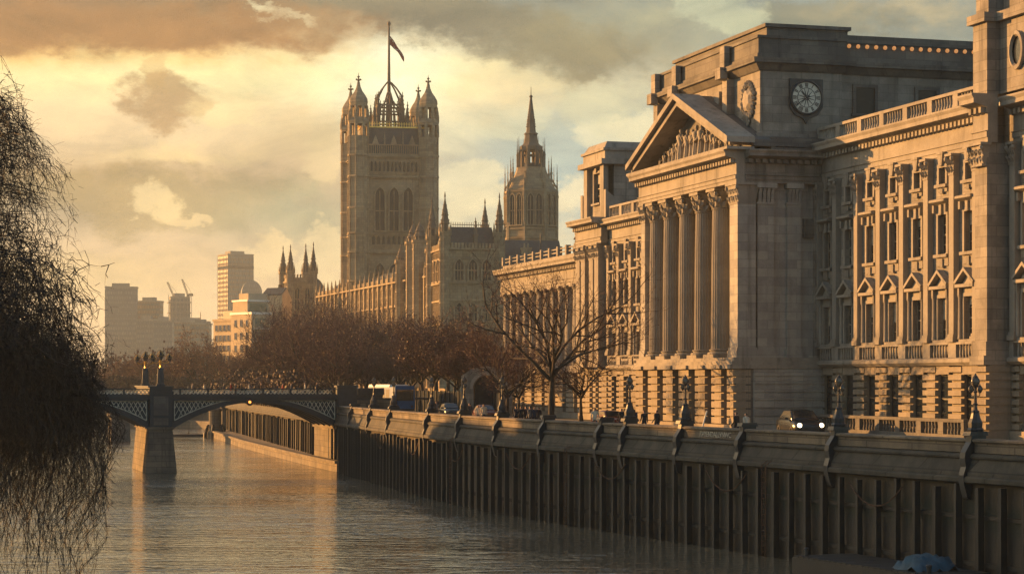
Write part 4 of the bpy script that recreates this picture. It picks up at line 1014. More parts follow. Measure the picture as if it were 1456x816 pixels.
# ------------------------------------------------------------------ colonnaded building farther along
fw = thing('colonnaded_building', 'lower pale stone building with a long row of columns behind the bare trees', 'building', CB_LOC, CB_ROT)
A0, A1, AYY = -84.0, -54.9, PY
rb = MB(); e0 = A0
for i in range(8):
    c = A0 + 1.8 + i * 3.6; rustic(rb, e0, c - .55, AYY, .6, 4.5, 8, .12); e0 = c + .55
    o = inst('ground_window', MBW(1.1, 3.0), fw, (c, AYY + .42, 1.0)); add_sash(o, 1.1, 3.0, .05, 1, 2, 'iron')
rustic(rb, e0, A1, AYY, .6, 4.5, 8, .12); rb.box(A0, A1, AYY - .3, AYY + .4, 0, .597); rb.build('rusticated_storey', 'rustic', fw)
mb = MB(); mb.box(A0, A1, AYY + 2.6, AYY + 18, 0, 14.6); mb.build('wall', 'portland', fw)
mb = MB(); mb.box(A0, A1, AYY - .4, AYY + 2.6, 4.503, 5.2); mb.build('gallery_floor', 'portland_plain', fw)
cm = MB(); cm.box(-.75, .75, -.75, .75, 5.203, 5.5); cm.lathe([(.72, 5.5), (.7, 5.65), (.58, 5.7), (.58, 8), (.5, 12.7), (.6, 12.85), (.72, 13.0)], 0, 0, 14); cm.box(-.75, .75, -.75, .75, 13.0, 13.2); cme = cm.mesh('column', 'portland_plain')
n_ = 12
for i in range(n_): inst('column', cme, fw, (A0 + 1.0 + i * (A1 - A0 - 2.0) / (n_ - 1), AYY + .55, 0))
for i in range(n_ - 1):
    c = A0 + 1.0 + (i + .5) * (A1 - A0 - 2.0) / (n_ - 1); o = inst('window', MBW(1.3, 3.4), fw, (c, AYY + 2.42, 6.2)); add_sash(o, 1.3, 3.4, .02, 2, 5)
e = MB(); entablature(e, A0, A1, AYY, 13.203, 15.8, .9); e.box(A0, A1, AYY + .603, AYY + 2.6, 13.203, 14.6); e.build('entablature', 'portland_plain', fw)
mb = MB(); mb.box(A0, A1, AYY + .2, AYY + .5, 15.803, 16.3)
for i in range(11): x = A0 + .3 + i * (A1 - A0 - .6) / 10; mb.box(x - .22, x + .22, AYY + .05, AYY + .55, 16.303, 17.25)
for z in (16.6, 16.95): mb.box(A0, A1, AYY + .25, AYY + .40, z, z + .12)
mb.build('roof_railing', 'portland_plain', fw)
mb = MB(); mb.box(A0, A1, AYY + .603, AYY + 18, 14.603, 15.3); mb.build('roof', 'lead', fw)
mb = MB(); mb.box(-57.4, -55.2, AYY + 3.4, AYY + 5.6, 15.3, 19.3); mb.box(-57.6, -55.0, AYY + 3.2, AYY + 5.8, 19.303, 19.7); mb.box(-57.3, -55.3, AYY + 3.5, AYY + 5.5, 19.703, 20.3)
for x in (-56.9, -56.3, -55.7): mb.lathe([(.2, 20.3), (.24, 20.7), (.18, 21.0)], x, AYY + 4.5, 8)
mb.build('chimney', 'soot_shade', fw)
mb = MB(); figure(mb, -57.6, AYY + .3, 16.3, 2.6); mb.build('parapet_statue', 'portland_plain', fw, smooth=True)

# ------------------------------------------------------------------ gothic towers and palace
def arch_pts(w_, h, n=6):
    """outline of a pointed opening, w wide, h high, foot at 0"""
    s0 = h - w_ * .85; pts = [(-w_ / 2, 0), (w_ / 2, 0)]
    for i in range(n + 1):
        t_ = i / n; a = t_ * R(60); pts.append((-w_ / 2 + w_ * math.cos(a), s0 + w_ * .98 * math.sin(a)))
    for i in range(n - 1, -1, -1):
        a = i / n * R(60); pts.append((w_ / 2 - w_ * math.cos(a), s0 + w_ * .98 * math.sin(a)))
    return pts
_gw = {}
def gothic_window(parent, x, y, z, w_, h, rot=0.0, lights=2, deep=.5):
    k = (round(w_, 2), round(h, 2), lights, deep)
    if k not in _gw:
        o_ = arch_pts(w_ + .7 * min(1, w_ / 2), h + .35); i_ = arch_pts(w_, h); fr = MB(); n_ = len(o_)
        for q in range(n_):
            r_ = (q + 1) % n_
            if q == 0: continue
            fr.add([(o_[q][0], -deep, o_[q][1]), (o_[r_][0], -deep, o_[r_][1]), (i_[r_][0], -deep, i_[r_][1]), (i_[q][0], -deep, i_[q][1]),
                    (o_[q][0], .1, o_[q][1]), (o_[r_][0], .1, o_[r_][1]), (i_[r_][0], .1, i_[r_][1]), (i_[q][0], .1, i_[q][1])], [(0, 1, 2, 3), (1, 0, 4, 5), (3, 2, 6, 7), (0, 3, 7, 4), (1, 5, 6, 2)])
        fr.box(-w_ / 2 - .5, w_ / 2 + .5, -deep - .15, .1, -.35, -.01)
        for j in range(1, lights): x_ = -w_ / 2 + w_ * j / lights; fr.box(x_ - .09, x_ + .09, -deep * .6, .02, 0, h - w_ * (.35 + .5 * abs(j / lights - .5)))
        if h > 4: fr.box(-w_ / 2, w_ / 2, -deep * .55, .02, h * .45, h * .45 + .22)
        pn = MB(); pn.prism(arch_pts(w_ + .05, h + .02), -.06, -.03, 'y')
        _gw[k] = (fr.mesh('window', 'gothic'), pn.mesh('pane', 'leaded'))
    f, p = _gw[k]
    o = inst('window', f, parent, (x, y, z), rot); inst('pane', p, o)
    return o

def pinnacle(mb, x, y, z, w_, h, n=4):
    """little crocketed spire on a square shaft"""
    mb.box(x - w_ / 2, x + w_ / 2, y - w_ / 2, y + w_ / 2, z, z + h * .42); mb.box(x - w_ * .65, x + w_ * .65, y - w_ * .65, y + w_ * .65, z + h * .42, z + h * .46)
    mb.lathe([(w_ * .6, z + h * .46), (w_ * .34, z + h * .66), (w_ * .12, z + h * .93), (.03, z + h)], x, y, 4, R(45))
    for i in range(1, 4):
        zz_ = z + h * (.46 + i * .13); r = w_ * (.62 - i * .13)
        for k in range(4): mb.cbox((x + r * math.cos(k * 1.571 + .785), y + r * math.sin(k * 1.571 + .785), zz_), (w_ * .22, w_ * .22, w_ * .25))
    mb.ball((x, y, z + h * .95), w_ * .16, 5)

def ring(mb, r, z0, z1, x=0, y=0, n=8): mb.lathe([(r, z0), (r, z1)], x, y, n, R(22.5))
def octa_ribs(mb, r, z0, z1, x, y, t_=.22):
    for i in range(8): a = R(22.5 + 45 * i); mb.lathe([(t_, z0), (t_, z1)], x + r * math.cos(a), y + r * math.sin(a), 4)

VZ = G
gt = thing('gothic_tower', 'tall square gothic tower with four capped corner turrets and a flagpole', 'tower', tuple(at(560, 618, VZ)), R(10.7))
H_ = 11.1
def z_(Z): return Z - VZ
mb = MB(); mb.box(-H_, H_, 0, 2 * H_, 0, z_(76.2))
# panelled ribs on every face
for i in range(25):
    x = -H_ + 2.6 + i * (2 * H_ - 5.2) / 24
    if abs(x) < 6.4 and i % 2: continue
    for z0, z1 in ((20, 46.6), (53.0, 68.8)):
        if abs(x) < 6.3: continue
        mb.box(x - .13, x + .13, -.22, 0, z_(z0), z_(z1)); mb.box(-H_ - .22, -H_, H_ + x - .13, H_ + x + .13, z_(z0), z_(z1))
for z0 in (24, 28, 32, 36, 40, 44, 56, 59, 62, 65, 67.5):
    for sg in (-1, 1):
        a, b_ = sorted((sg * 6.4, sg * (H_ - 2))); mb.box(a, b_, -.14, 0, z_(z0), z_(z0 + .28))
    mb.box(-H_ - .14, -H_, 2, 2 * H_ - 2, z_(z0), z_(z0 + .28))
mb.build('wall', 'gothic', gt)
mb = MB()
for Z, d in ((38.6, .5), (47.1, .75), (49.0, .4), (52.6, .8), (69.2, .8), (70.4, .4), (75.2, .95)):
    mb = MB(); mb.box(-H_ - d, H_ + d, -d, 2 * H_ + d, z_(Z), z_(Z + .32)); mb.box(-H_ - d * .6, H_ + d * .6, -d * .6, 2 * H_ + d * .6, z_(Z - .35), z_(Z)); mb.build('string_course', 'gothic', gt)
for face in range(2):
    T = (lambda x, y: (x, y)) if face == 0 else (lambda x, y: (-H_ + y, H_ - x))
    rz = 0 if face == 0 else -math.pi / 2
    for x in (-4.15, 0, 4.15):
        gothic_window(gt, *T(x, 0), z_(53.6), 2.75, 12.6, rz, 2, .75); gothic_window(gt, *T(x, 0), z_(31.5), 2.75, 12.6, rz, 2, .75)
    for i in range(12):
        x = -6.6 + i * 1.2; gothic_window(gt, *T(x, 0), z_(70.9), .72, 3.0, rz, 1, .35)
    for i in range(9): gothic_window(gt, *T(-6.0 + i * 1.5, 0), z_(49.6), .95, 2.6, rz, 1, .35)
mb = MB(); mb.taper(0, H_, z_(76.2), z_(83.9), 2 * H_ - 2.2, 2 * H_ - 2.2, 2 * H_ - 3.6, 2 * H_ - 3.6); mb.build('roof', 'slate', gt)
mb = MB()
for face in range(4):
    mb.T = Matrix.Translation((0, H_, 0)) @ Matrix.Rotation(face * math.pi / 2, 4, 'Z')
    y = -H_ - .05
    mb.box(-H_ + 2, H_ - 2, y, y + .3, z_(75.55), z_(76.2)); mb.box(-H_ + 2, H_ - 2, y, y + .3, z_(78.6), z_(78.9))
    for i in range(28): x = -H_ + 2.5 + i * (2 * H_ - 5) / 27; mb.box(x - .1, x + .1, y + .04, y + .26, z_(76.2), z_(78.6))
    for x in (-5.4, 0, 5.4):
        mb.prism([(x - 1.0, z_(78.9)), (x + 1.0, z_(78.9)), (x + .55, z_(80.2)), (x, z_(81.6)), (x - .55, z_(80.2))], y + .02, y + .28, 'y')
    for x in (-8, -2.7, 2.7, 8): pinnacle(mb, x, y + .15, z_(78.6), .42, 4.4)
    mb.T = None
mb.build('pierced_parapet', 'gothic', gt)
mb = MB()
for face in range(4):
    mb.T = Matrix.Translation((0, H_, 0)) @ Matrix.Rotation(face * math.pi / 2, 4, 'Z')
    y = -H_ + 1.7; mb.box(-H_ + 1.6, H_ - 1.6, y - .15, y + .15, z_(83.91), z_(84.3)); mb.box(-H_ + 1.6, H_ - 1.6, y - .08, y + .08, z_(85.0), z_(85.15))
    for i in range(26): x = -H_ + 2 + i * (2 * H_ - 4) / 25; mb.box(x - .08, x + .08, y - .06, y + .06, z_(84.3), z_(85.6))
    mb.T = None
mb.build('gilded_cresting', 'gold', gt)
def tower_turret(x, y):
    r = 2.85; mb = MB(); ring(mb, r, 0, z_(81.2)); octa_ribs(mb, r, 0, z_(81.2), 0, 0, .3)
    for Z in (30, 38.6, 47.1, 52.6, 60, 69.2, 75.3): ring(mb, r + .45, z_(Z), z_(Z + .55))
    t_ = inst('turret', None if False else mb.mesh('turret', 'gothic'), gt, (x, y, 0))
    mb = MB()
    for z0, z1, rr in ((81.2, 84.6, 2.8), (86.6, 89.8, 2.5)):
        for i in range(8):
            a = R(22.5 + 45 * i); mb.lathe([(.52, z_(z0)), (.46, z_(z1))], rr * math.cos(a), rr * math.sin(a), 6)
        ring(mb, rr + .35, z_(z1), z_(z1 + .4))
    mb.lathe([(3.0, z_(84.6)), (3.3, z_(85.4)), (3.0, z_(85.9)), (2.7, z_(86.6))], 0, 0, 8, R(22.5))
    for i in range(8): a = R(22.5 + 45 * i); pinnacle(mb, 3.05 * math.cos(a), 3.05 * math.sin(a), z_(85.6), .45, 3.4)
    mb.build('belfry', 'gothic', t_)
    mb = MB(); mb.lathe([(2.6, z_(90.1)), (2.85, z_(91.0)), (2.7, z_(92.0)), (2.0, z_(93.2)), (1.15, z_(94.4)), (.65, z_(95.6)), (.36, z_(97.0)), (.3, z_(97.3)), (.6, z_(97.5)), (.25, z_(97.8)), (.18, z_(98.2)), (.45, z_(98.5)), (.1, z_(98.9)), (.05, z_(99.6))], 0, 0, 8, R(22.5))
    for k in range(4): a = k * math.pi / 2; mb.ball((.6 * math.cos(a), .6 * math.sin(a), z_(97.7)), .3, 5)
    mb.build('cap', 'gothic', t_)
for x, y in ((-H_ + .8, .8), (H_ - .8, .8), (H_ - .8, 2 * H_ - .8), (-H_ + .8, 2 * H_ - .8)): tower_turret(x, y)
mb = MB()                                     # open iron crown that carries the flagpole
for sx in (-1, 1):
    for sy in (-1, 1):
        x, y = sx * 3.6, H_ + sy * 3.6
        pinnacle(mb, sx * 4.9, H_ + sy * 4.9, z_(84), 1.0, 8.5); pinnacle(mb, x, y, z_(86), 1.1, 9.5)
        mb.tube([(x, y, z_(92.0)), (x * .92, H_ + sy * 3.3, z_(94.2)), (x * .55, H_ + sy * 2.0, z_(96.6)), (x * .2, H_ + sy * .7, z_(98.3)), (0, H_, z_(98.9))], [.32, .3, .26, .24, .3], 5)
        mb.tube([(x, y, z_(90.0)), (x * .6, H_ + sy * 2.2, z_(91.2)), (0, H_, z_(94.5))], .2, 5)
        mb.box(x - .5, x + .5, y - .5, y + .5, z_(84), z_(90.2))
for s in (-1, 1):
    for z0 in (86.2, 89.2, 91.2):
        mb.box(-3.6, 3.6, H_ + s * 3.6 - .18, H_ + s * 3.6 + .18, z_(z0), z_(z0 + .5)); mb.box(s * 3.6 - .18, s * 3.6 + .18, H_ - 3.6, H_ + 3.6, z_(z0), z_(z0 + .5))
    for i in range(7): q = -3 + i; mb.box(q - .12, q + .12, H_ + s * 3.6 - .1, H_ + s * 3.6 + .1, z_(89.6), z_(92.6)); mb.box(s * 3.6 - .1, s * 3.6 + .1, H_ + q - .12, H_ + q + .12, z_(89.6), z_(92.6))
    pinnacle(mb, 0, H_ + s * 3.6, z_(91.5), .7, 4.0); pinnacle(mb, s * 3.6, H_, z_(91.5), .7, 4.0)
for i in range(5):
    for s in (-1, 1): pinnacle(mb, -4.9 + i * 2.45, H_ + s * 4.9, z_(84), .62, 5.6 + (i % 2) * 1.2); pinnacle(mb, s * 4.9, H_ - 4.9 + i * 2.45, z_(84), .62, 5.6 + (i % 2) * 1.2)
for k in range(8): a = R(45 * k + 22); mb.tube([(1.7 * math.cos(a), H_ + 1.7 * math.sin(a), z_(84.5)), (1.5 * math.cos(a), H_ + 1.5 * math.sin(a), z_(92)), (.5 * math.cos(a), H_ + .5 * math.sin(a), z_(95.5))], .2, 4)
mb.box(-5.2, 5.2, H_ - 5.2, H_ + 5.2, z_(83.92), z_(84.6)); mb.build('crown', 'gothic_dark', gt)
MB().lathe([(.62, z_(84.6)), (.5, z_(98)), (.38, z_(104)), (.26, z_(115.2)), (.28, z_(115.4)), (.55, z_(115.8)), (.5, z_(116.3)), (.1, z_(116.8))], 0, H_, 8).build('flagpole', 'gothic_dark', gt)
fm = MB(); nx, nz = 12, 6                      # drooping flag
fp = gt.matrix_basis if False else Matrix.Translation(gt.location) @ Matrix.Rotation(R(10.7), 4, 'Z')
for k, off in ((0, 0.0), (1, .05)):
    b0 = len(fm.v)
    for i in range(nx + 1):
        for j in range(nz + 1):
            u, v = i / nx, j / nz
            fm.v.append((.3 + 4.2 * u, off + .55 * math.sin(u * 7 + v) * u, -6.4 * u ** 1.15 - (2.7 - 1.6 * u) * v + .35 * math.sin(u * 9 + v * 3) * u))
    for i in range(nx):
        for j in range(nz): a = b0 + i * (nz + 1) + j; fm.f.append((a, a + nz + 1, a + nz + 2, a + 1)); fm.mi.append((i + j) % 2 if (i // 3 + j // 2) % 3 == 0 else 0)
fl_ = fm.build('flag', ['cloth_red', 'cloth_cream'], None, True, tuple(fp @ Vector((0, H_, z_(112.4))))); tag(fl_, 'drooping dark flag flying from the pole above the gothic tower', 'flag')

# central tower with a spire
st = thing('spire_tower', 'slender octagonal gothic tower with tall pointed spire', 'tower', tuple(at(755, 566, VZ)), R(8))
mb = MB(); ring(mb, 7.0, 0, z_(60.2)); octa_ribs(mb, 7.0, 0, z_(60.6), 0, 0, .55)
for Z in (47.5, 50.0, 60.0): ring(mb, 7.35, z_(Z), z_(Z + .5))
mb.build('wall', 'gothic', st)
for i in range(8):
    a = R(45 * i); r = 7.0 * math.cos(R(22.5)) + .02
    for k in (-1, 1): gothic_window(st, r * math.cos(a) - k * 1.15 * math.sin(a), r * math.sin(a) + k * 1.15 * math.cos(a), z_(51.2), 1.5, 8.2, a + math.pi / 2, 2, .45)
mb = MB(); mb.lathe([(7.1, z_(60.6)), (6.4, z_(61.6)), (4.7, z_(64.8)), (4.1, z_(66.4)), (4.1, z_(66.8))], 0, 0, 8, R(22.5))
for i in range(8):
    a = R(22.5 + 45 * i); c, s_ = math.cos(a), math.sin(a)
    pinnacle(mb, 7.2 * c, 7.2 * s_, z_(52), .62, 15.5); pinnacle(mb, 5.6 * c, 5.6 * s_, z_(61.5), .5, 8.5)
    mb.tube([(7.2 * c, 7.2 * s_, z_(61)), (5.6 * c, 5.6 * s_, z_(63.8))], .25, 4)
mb.build('shoulder', 'gothic', st)
mb = MB()
for i in range(8):
    a = R(22.5 + 45 * i); c, s_ = math.cos(a), math.sin(a)
    mb.lathe([(.5, z_(66.7)), (.45, z_(72.6))], 2.7 * c, 2.7 * s_, 6); pinnacle(mb, 3.8 * c, 3.8 * s_, z_(66.6), .38, 8.4); mb.tube([(3.7 * c, 3.7 * s_, z_(70.6)), (2.7 * c, 2.7 * s_, z_(72))], .16, 4)
mb.lathe([(2.7, z_(66.7)), (2.7, z_(67.7)), (2.1, z_(68.0))], 0, 0, 8, R(22.5)); mb.lathe([(2.3, z_(71.2)), (2.9, z_(71.5)), (3.0, z_(72.5)), (2.5, z_(72.9)), (2.0, z_(73.4))], 0, 0, 8, R(22.5))
for Z in (70,): ring(mb, 2.4, z_(Z), z_(Z + .3))
mb.build('lantern', 'gothic_dark', st)
mb = MB(); mb.lathe([(2.0, z_(73.4)), (1.7, z_(75.6)), (1.95, z_(75.8)), (1.85, z_(76.1)), (1.35, z_(76.3)), (1.05, z_(79.4)), (1.22, z_(79.6)), (1.0, z_(79.9)), (.28, z_(85.6)), (.5, z_(85.8)), (.42, z_(86.1)), (.12, z_(86.4)), (.05, z_(88.6))], 0, 0, 8, R(22.5))
for i in range(1, 12):
    r = 1.35 * (1 - i / 14)
    for k in range(8): a = R(22.5 + 45 * k); mb.cbox((r * math.cos(a), r * math.sin(a), z_(77.2 + i * .64)), (.22, .22, .3))
mb.build('spire', 'gothic_dark', st)

# square block with four turrets, nearer than the tower
tb = thing('turreted_block', 'square gothic block with four slim turrets and dark roof beside the tall tower', 'building', tuple(at(672, 500, VZ)), R(13))
BW2 = 6.6
mb = MB(); mb.box(-BW2, BW2, 0, 17, 0, z_(41.2))
for i in range(17):
    x = -BW2 + 1.3 + i * (2 * BW2 - 2.6) / 16
    if abs(x) > 3.6 or i % 2 == 0: mb.box(x - .1, x + .1, -.16, 0, z_(20), z_(32.6))
    mb.box(-BW2 - .16, -BW2, 1.2 + i * .92 - .1, 1.2 + i * .92 + .1, z_(20), z_(40.5)); mb.box(x - .1, x + .1, -.16, 0, z_(38.9), z_(40.6))
mb.build('wall', 'gothic', tb)
mb = MB()
for Z, d in ((23, .4), (28.6, .4), (32.8, .55), (38.6, .3), (40.8, .6)): MB().box(-BW2 - d, BW2 + d, -d, 17 + d, z_(Z), z_(Z + .4)).build('string_course', 'gothic', tb)
for i in range(15): x = -BW2 + .8 + i * (2 * BW2 - 1.6) / 14; mb.box(x - .28, x + .28, -.35, .1, z_(41.2), z_(42.4)); mb.box(-BW2 - .35, -BW2 + .1, .6 + i * 1.1, 1.15 + i * 1.1, z_(41.2), z_(42.4))
mb.build('parapet', 'gothic', tb)
for x in (-3.3, 0, 3.3): gothic_window(tb, x, 0, z_(33.6), 2.0, 4.9, 0, 3, .5); gothic_window(tb, x, 0, z_(24.0), 2.0, 4.2, 0, 3, .5)
for y in (4.2, 8.5, 12.8): gothic_window(tb, -BW2, y, z_(33.6), 1.8, 4.9, -math.pi / 2, 2, .5)
mb = MB(); mb.taper(0, 8.5, z_(41.25), z_(46.3), 2 * BW2 - 1.2, 15.5, 2 * BW2 - 3.0, 12.5); mb.build('roof', 'slate', tb)
mb = MB()
for i in range(22): x = -4.5 + i * .43; mb.box(x - .05, x + .05, 2.4, 2.5, z_(46.3), z_(47.5))
mb.box(-4.6, 4.6, 2.41, 2.49, z_(46.8), z_(46.95)); mb.build('ridge_cresting', 'iron', tb)
def slim_turret(parent, x, y, r, z0, z1, h):
    mb = MB(); ring(mb, r, z_(z0), z_(z1), 0, 0); octa_ribs(mb, r, z_(z0), z_(z1), 0, 0, .14)
    for q in range(int(z0), int(z1), 5): ring(mb, r + .16, z_(q), z_(q + .3))
    ring(mb, r + .3, z_(z1), z_(z1 + .5))
    for i in range(8): a = R(22.5 + 45 * i); pinnacle(mb, (r + .15) * math.cos(a), (r + .15) * math.sin(a), z_(z1 - .5), .32, h * .34)
    t_ = mb.build('turret', 'gothic', parent, loc=(x, y, 0))
    mb = MB(); mb.lathe([(r * .72, z_(z1)), (r * .72, z_(z1 + h * .22)), (r * .9, z_(z1 + h * .24)), (r * .5, z_(z1 + h * .45)), (r * .62, z_(z1 + h * .47)), (r * .28, z_(z1 + h * .7)), (.10, z_(z1 + h * .86)), (.22, z_(z1 + h * .88)), (.05, z_(z1 + h))], 0, 0, 8, R(22.5))
    for i in range(1, 5):
        rr = r * (.95 - .17 * i)
        for k in range(8): a = R(22.5 + 45 * k); mb.cbox((rr * math.cos(a), rr * math.sin(a), z_(z1 + h * (.2 + .12 * i))), (.2, .2, .28))
    mb.build('cap', 'gothic_dark', t_)
for x, y in ((-BW2, .4), (BW2, .4), (BW2, 16.6), (-BW2, 16.6)): slim_turret(tb, x, y, 1.25, 8, 44.5, 10.0)
mb = MB(); pinnacle(mb, .8, .4, z_(41), .9, 7.6); mb.build('pinnacle', 'gothic_dark', tb)

# long river range
A_, B_ = at(640, 512, 0), at(452, 664, 0); dv = (B_ - A_).normalized(); RL = (B_ - A_).length
pal = thing('gothic_palace', 'long ribbed gothic palace front rising behind the reddish trees', 'palace', (A_.x, A_.y, VZ), math.atan2(dv.y, dv.x))
# local x runs away from the camera, +y towards the river
mb = MB(); mb.box(0, RL, -16, 0, 0, z_(36.5)); mb.build('wall', 'gothic', pal)
nb = 28; bw = RL / nb
mb = MB(); st_ = MB()
for i in range(nb + 1):
    x = i * bw; mb.box(x - .42, x + .42, 0, .8, 0, z_(36.5)); pinnacle(mb, x, .4, z_(36.5), .6, 3.6)
    for k in (1, 2, 3):
        if i < nb: q = x + k * bw / 4; mb.box(q - .09, q + .09, 0, .2, z_(22), z_(36.3))
mb.build('buttresses', 'gothic', pal)
for Z, d in ((22.6, .95), (29.4, .4), (35.8, .95)): MB().box(-.2, RL + .2, -16.2, d, z_(Z), z_(Z + .4)).build('string_course', 'gothic', pal)
mb = MB()
for i in range(int(RL / 1.4)): mb.box(i * 1.4 + .25, i * 1.4 + 1.0, -.25, .25, z_(36.5), z_(37.5))
mb.build('parapet', 'gothic', pal)
for i in range(nb):
    gothic_window(pal, (i + .5) * bw, 0, z_(30.0), 2.6, 5.0, math.pi, 3, .3); gothic_window(pal, (i + .5) * bw, 0, z_(23.6), 2.6, 5.0, math.pi, 3, .3)
mb = MB(); mb.prism([(-15, z_(36.4)), (-1.4, z_(36.4)), (-7, z_(40.4)), (-9, z_(40.4))], .5, RL - .5, 'x'); mb.build('roof', 'slate', pal)
for x, z1, h, r in ((6, 43, 5.5, 1.6), (14, 42.0, 5.0, 1.5), (26, 45, 6.0, 1.9), (33, 45, 6.0, 1.9), (46, 41, 5, 1.4)): slim_turret(pal, x, .9, r, 8, z1, h)
mb = MB(); mb.box(24, 35, -12, .4, z_(36), z_(44.2)); mb.box(23.8, 35.2, -12.2, .7, z_(42), z_(42.4))
for i in range(9): mb.box(25.4 + i, 25.9 + i, .2, .6, z_(44.2), z_(45.3))
mb.build('river_pavilion', 'gothic', pal)

# slate roofed hall under the spire
o = thing('slate_roofed_hall', 'blue grey slate roof of a hall below the spire', 'building', tuple(at(757, 535, VZ)), R(10))
mb = MB(); mb.box(-8.6, 8.6, 0, 14, 0, z_(36)); mb.build('wall', 'gothic', o)
mb = MB(); mb.taper(0, 7, z_(36), z_(45.6), 17.6, 14.4, 15.4, 6); mb.build('roof', 'slate', o)
mb = MB(); mb.box(-2.6, -.4, -.4, 1.6, z_(36), z_(43)); mb.box(-2.8, -.2, -.6, 1.8, z_(43), z_(43.5)); mb.lathe([(.25, z_(43.5)), (.2, z_(44.6))], -2, .5, 8); mb.lathe([(.25, z_(43.5)), (.2, z_(44.6))], -1, .5, 8); mb.build('chimney', 'gothic', o)
mb = MB(); mb.box(2.2, 2.5, .8, 1.2, z_(36), z_(47)); mb.box(-7.6, -7.4, .8, 1.2, z_(36), z_(46.5)); mb.build('vent_pipe', 'iron', o)

# far tower with four pinnacles, left of the tall tower
o = thing('pinnacled_tower', 'dark church tower with four crocketed pinnacles above the trees', 'tower', tuple(at(424, 690, VZ)), R(24))
mb = MB(); mb.box(-4.0, 4.0, -4.0, 4.0, 0, z_(43.2))
for i in range(9): mb.box(-3.6 + i * .9 - .1, -3.6 + i * .9 + .1, -4.15, -4, z_(24), z_(42)); mb.box(-4.15, -4, -3.6 + i * .9 - .1, -3.6 + i * .9 + .1, z_(24), z_(42))
mb.box(-4.4, 4.4, -4.4, 4.4, z_(41.6), z_(42.1)); 
for i in range(8): mb.box(-3.8 + i, -3.3 + i, -4.2, -3.8, z_(43.2), z_(44.3)); mb.box(-4.2, -3.8, -3.8 + i, -3.3 + i, z_(43.2), z_(44.3))
mb.build('wall', 'gothic', o)
for x in (-1.7, 1.7): gothic_window(o, x, -4, z_(33), 1.6, 7, 0, 2, .4)
for x, y in ((-3.9, -3.9), (3.9, -3.9), (3.9, 3.9), (-3.9, 3.9)): slim_turret(o, x, y, 1.15, 20, 45, 9.0 if x < 0 else 10.0)

o = thing('vaulted_roof_building', 'building with a rounded pale grey roof between pinnacles and tower', 'building', tuple(at(452, 720, VZ)), R(8))
mb = MB(); mb.box(-5.2, 8, 0, 20, 0, z_(39)); mb.build('wall', 'concrete', o)
mb = MB(); mb.prism([(-3.2 + 3.6 * -math.cos(i * math.pi / 14) + 2, z_(39) + 5.8 * math.sin(i * math.pi / 14)) for i in range(15)], 0, 20, 'y'); mb.build('vaulted_roof', 'lead', o)

# ------------------------------------------------------------------ small modern blocks above the trees on the left
def block_windows(parent, x0, x1, y, z0, z1, nx, nz, w_, h, rot=0.0):
    k = ('b', round(w_, 2), round(h, 2))
    if k not in _gw:
        f = MB(); f.box(-w_ / 2 - .12, w_ / 2 + .12, -.16, 0, -.2, -.003); f.box(-w_ / 2 - .1, -w_ / 2, -.1, 0, 0, h); f.box(w_ / 2, w_ / 2 + .1, -.1, 0, 0, h); f.box(-w_ / 2 - .1, w_ / 2 + .1, -.1, 0, h + .003, h + .1)
        p = MB(); p.box(-w_ / 2, w_ / 2, -.04, .02, 0, h); _gw[k] = (f.mesh('window', 'concrete'), p.mesh('pane', 'glass'))
    for i in range(nx):
        for j in range(nz):
            a = x0 + (i + .5) * (x1 - x0) / nx; zz_ = z0 + (j + .25) * (z1 - z0) / nz
            p_ = (a, y, zz_) if rot == 0 else (y, a, zz_)
            o_ = inst('window', _gw[k][0], parent, p_, rot); inst('pane', _gw[k][1], o_)
o = thing('office_block', 'small dark fronted office block with a sunlit side and white sign', 'building', tuple(at(347, 520, VZ)), R(42))
mb = MB(); mb.box(-3.6, 3.2, 0, 8, 0, z_(24.4)); mb.box(-3.8, 3.4, -.2, 8.2, z_(24.4), z_(25)); mb.build('wall', 'render', o)
mb = MB(); mb.box(-2.0, 1.8, 2, 6, z_(25), z_(27)); mb.lathe([(.5, z_(27)), (.5, z_(27.8))], 0, 4, 8); mb.build('plant_room', 'lead', o)
mb = MB(); mb.box(-3.3, 2.9, -.12, -.003, 4, z_(23.6)); mb.build('dark_front', 'hoard', o)
mb = MB()
for z0, rows in ((z_(20.2), ('111', '101', '111', '110')), (z_(17.8), ('010', '111')), (z_(14.2), ('111', '101', '101', '111'))):
    for j, rw in enumerate(rows[::-1]):
        for i, c in enumerate(rw):
            if c == '1': mb.box(-.9 + i * .55, -.45 + i * .55, -.2, -.123, z0 + j * .55, z0 + j * .55 + .42)
mb.build('sign', 'white', o)
block_windows(o, .5, 7.5, -3.6, z_(9), z_(24), 4, 6, 1.0, 1.3, -math.pi / 2)
o = thing('stepped_block', 'cream stepped apartment block with terraces catching the sun', 'building', tuple(at(374, 500, VZ)), R(40))
mb = MB(); mb.box(-3.2, 2.2, 0, 9, 0, z_(25.5)); mb.box(2.203, 5.4, -.6, 9, 0, z_(21)); mb.box(5.403, 8.4, -1.0, 9, 0, z_(18.6)); mb.box(-2.8, 3.2, 2.4, 8.8, z_(25.5), z_(28.6)); mb.box(-1.2, 4.4, 4.5, 8.6, z_(28.6), z_(30.6)); mb.build('wall', 'render', o)
mb = MB(); mb.box(-3.4, 2.4, -.25, 9.2, z_(25.503), z_(26)); mb.box(-3.0, 3.4, 2.2, 9.0, z_(28.603), z_(29.0)); mb.box(2.41, 5.6, -.85, 9, z_(21.003), z_(21.4)); mb.build('roof_edges', 'white', o)
mb = MB(); mb.box(-2.2, 1.6, -.06, -.003, 6, z_(24.6)); mb.box(2.6, 5.0, -.66, -.603, 6, z_(20)); mb.box(-2.2, 2.8, 2.34, 2.397, z_(26.2), z_(28.2)); mb.build('glazing', 'glass', o)
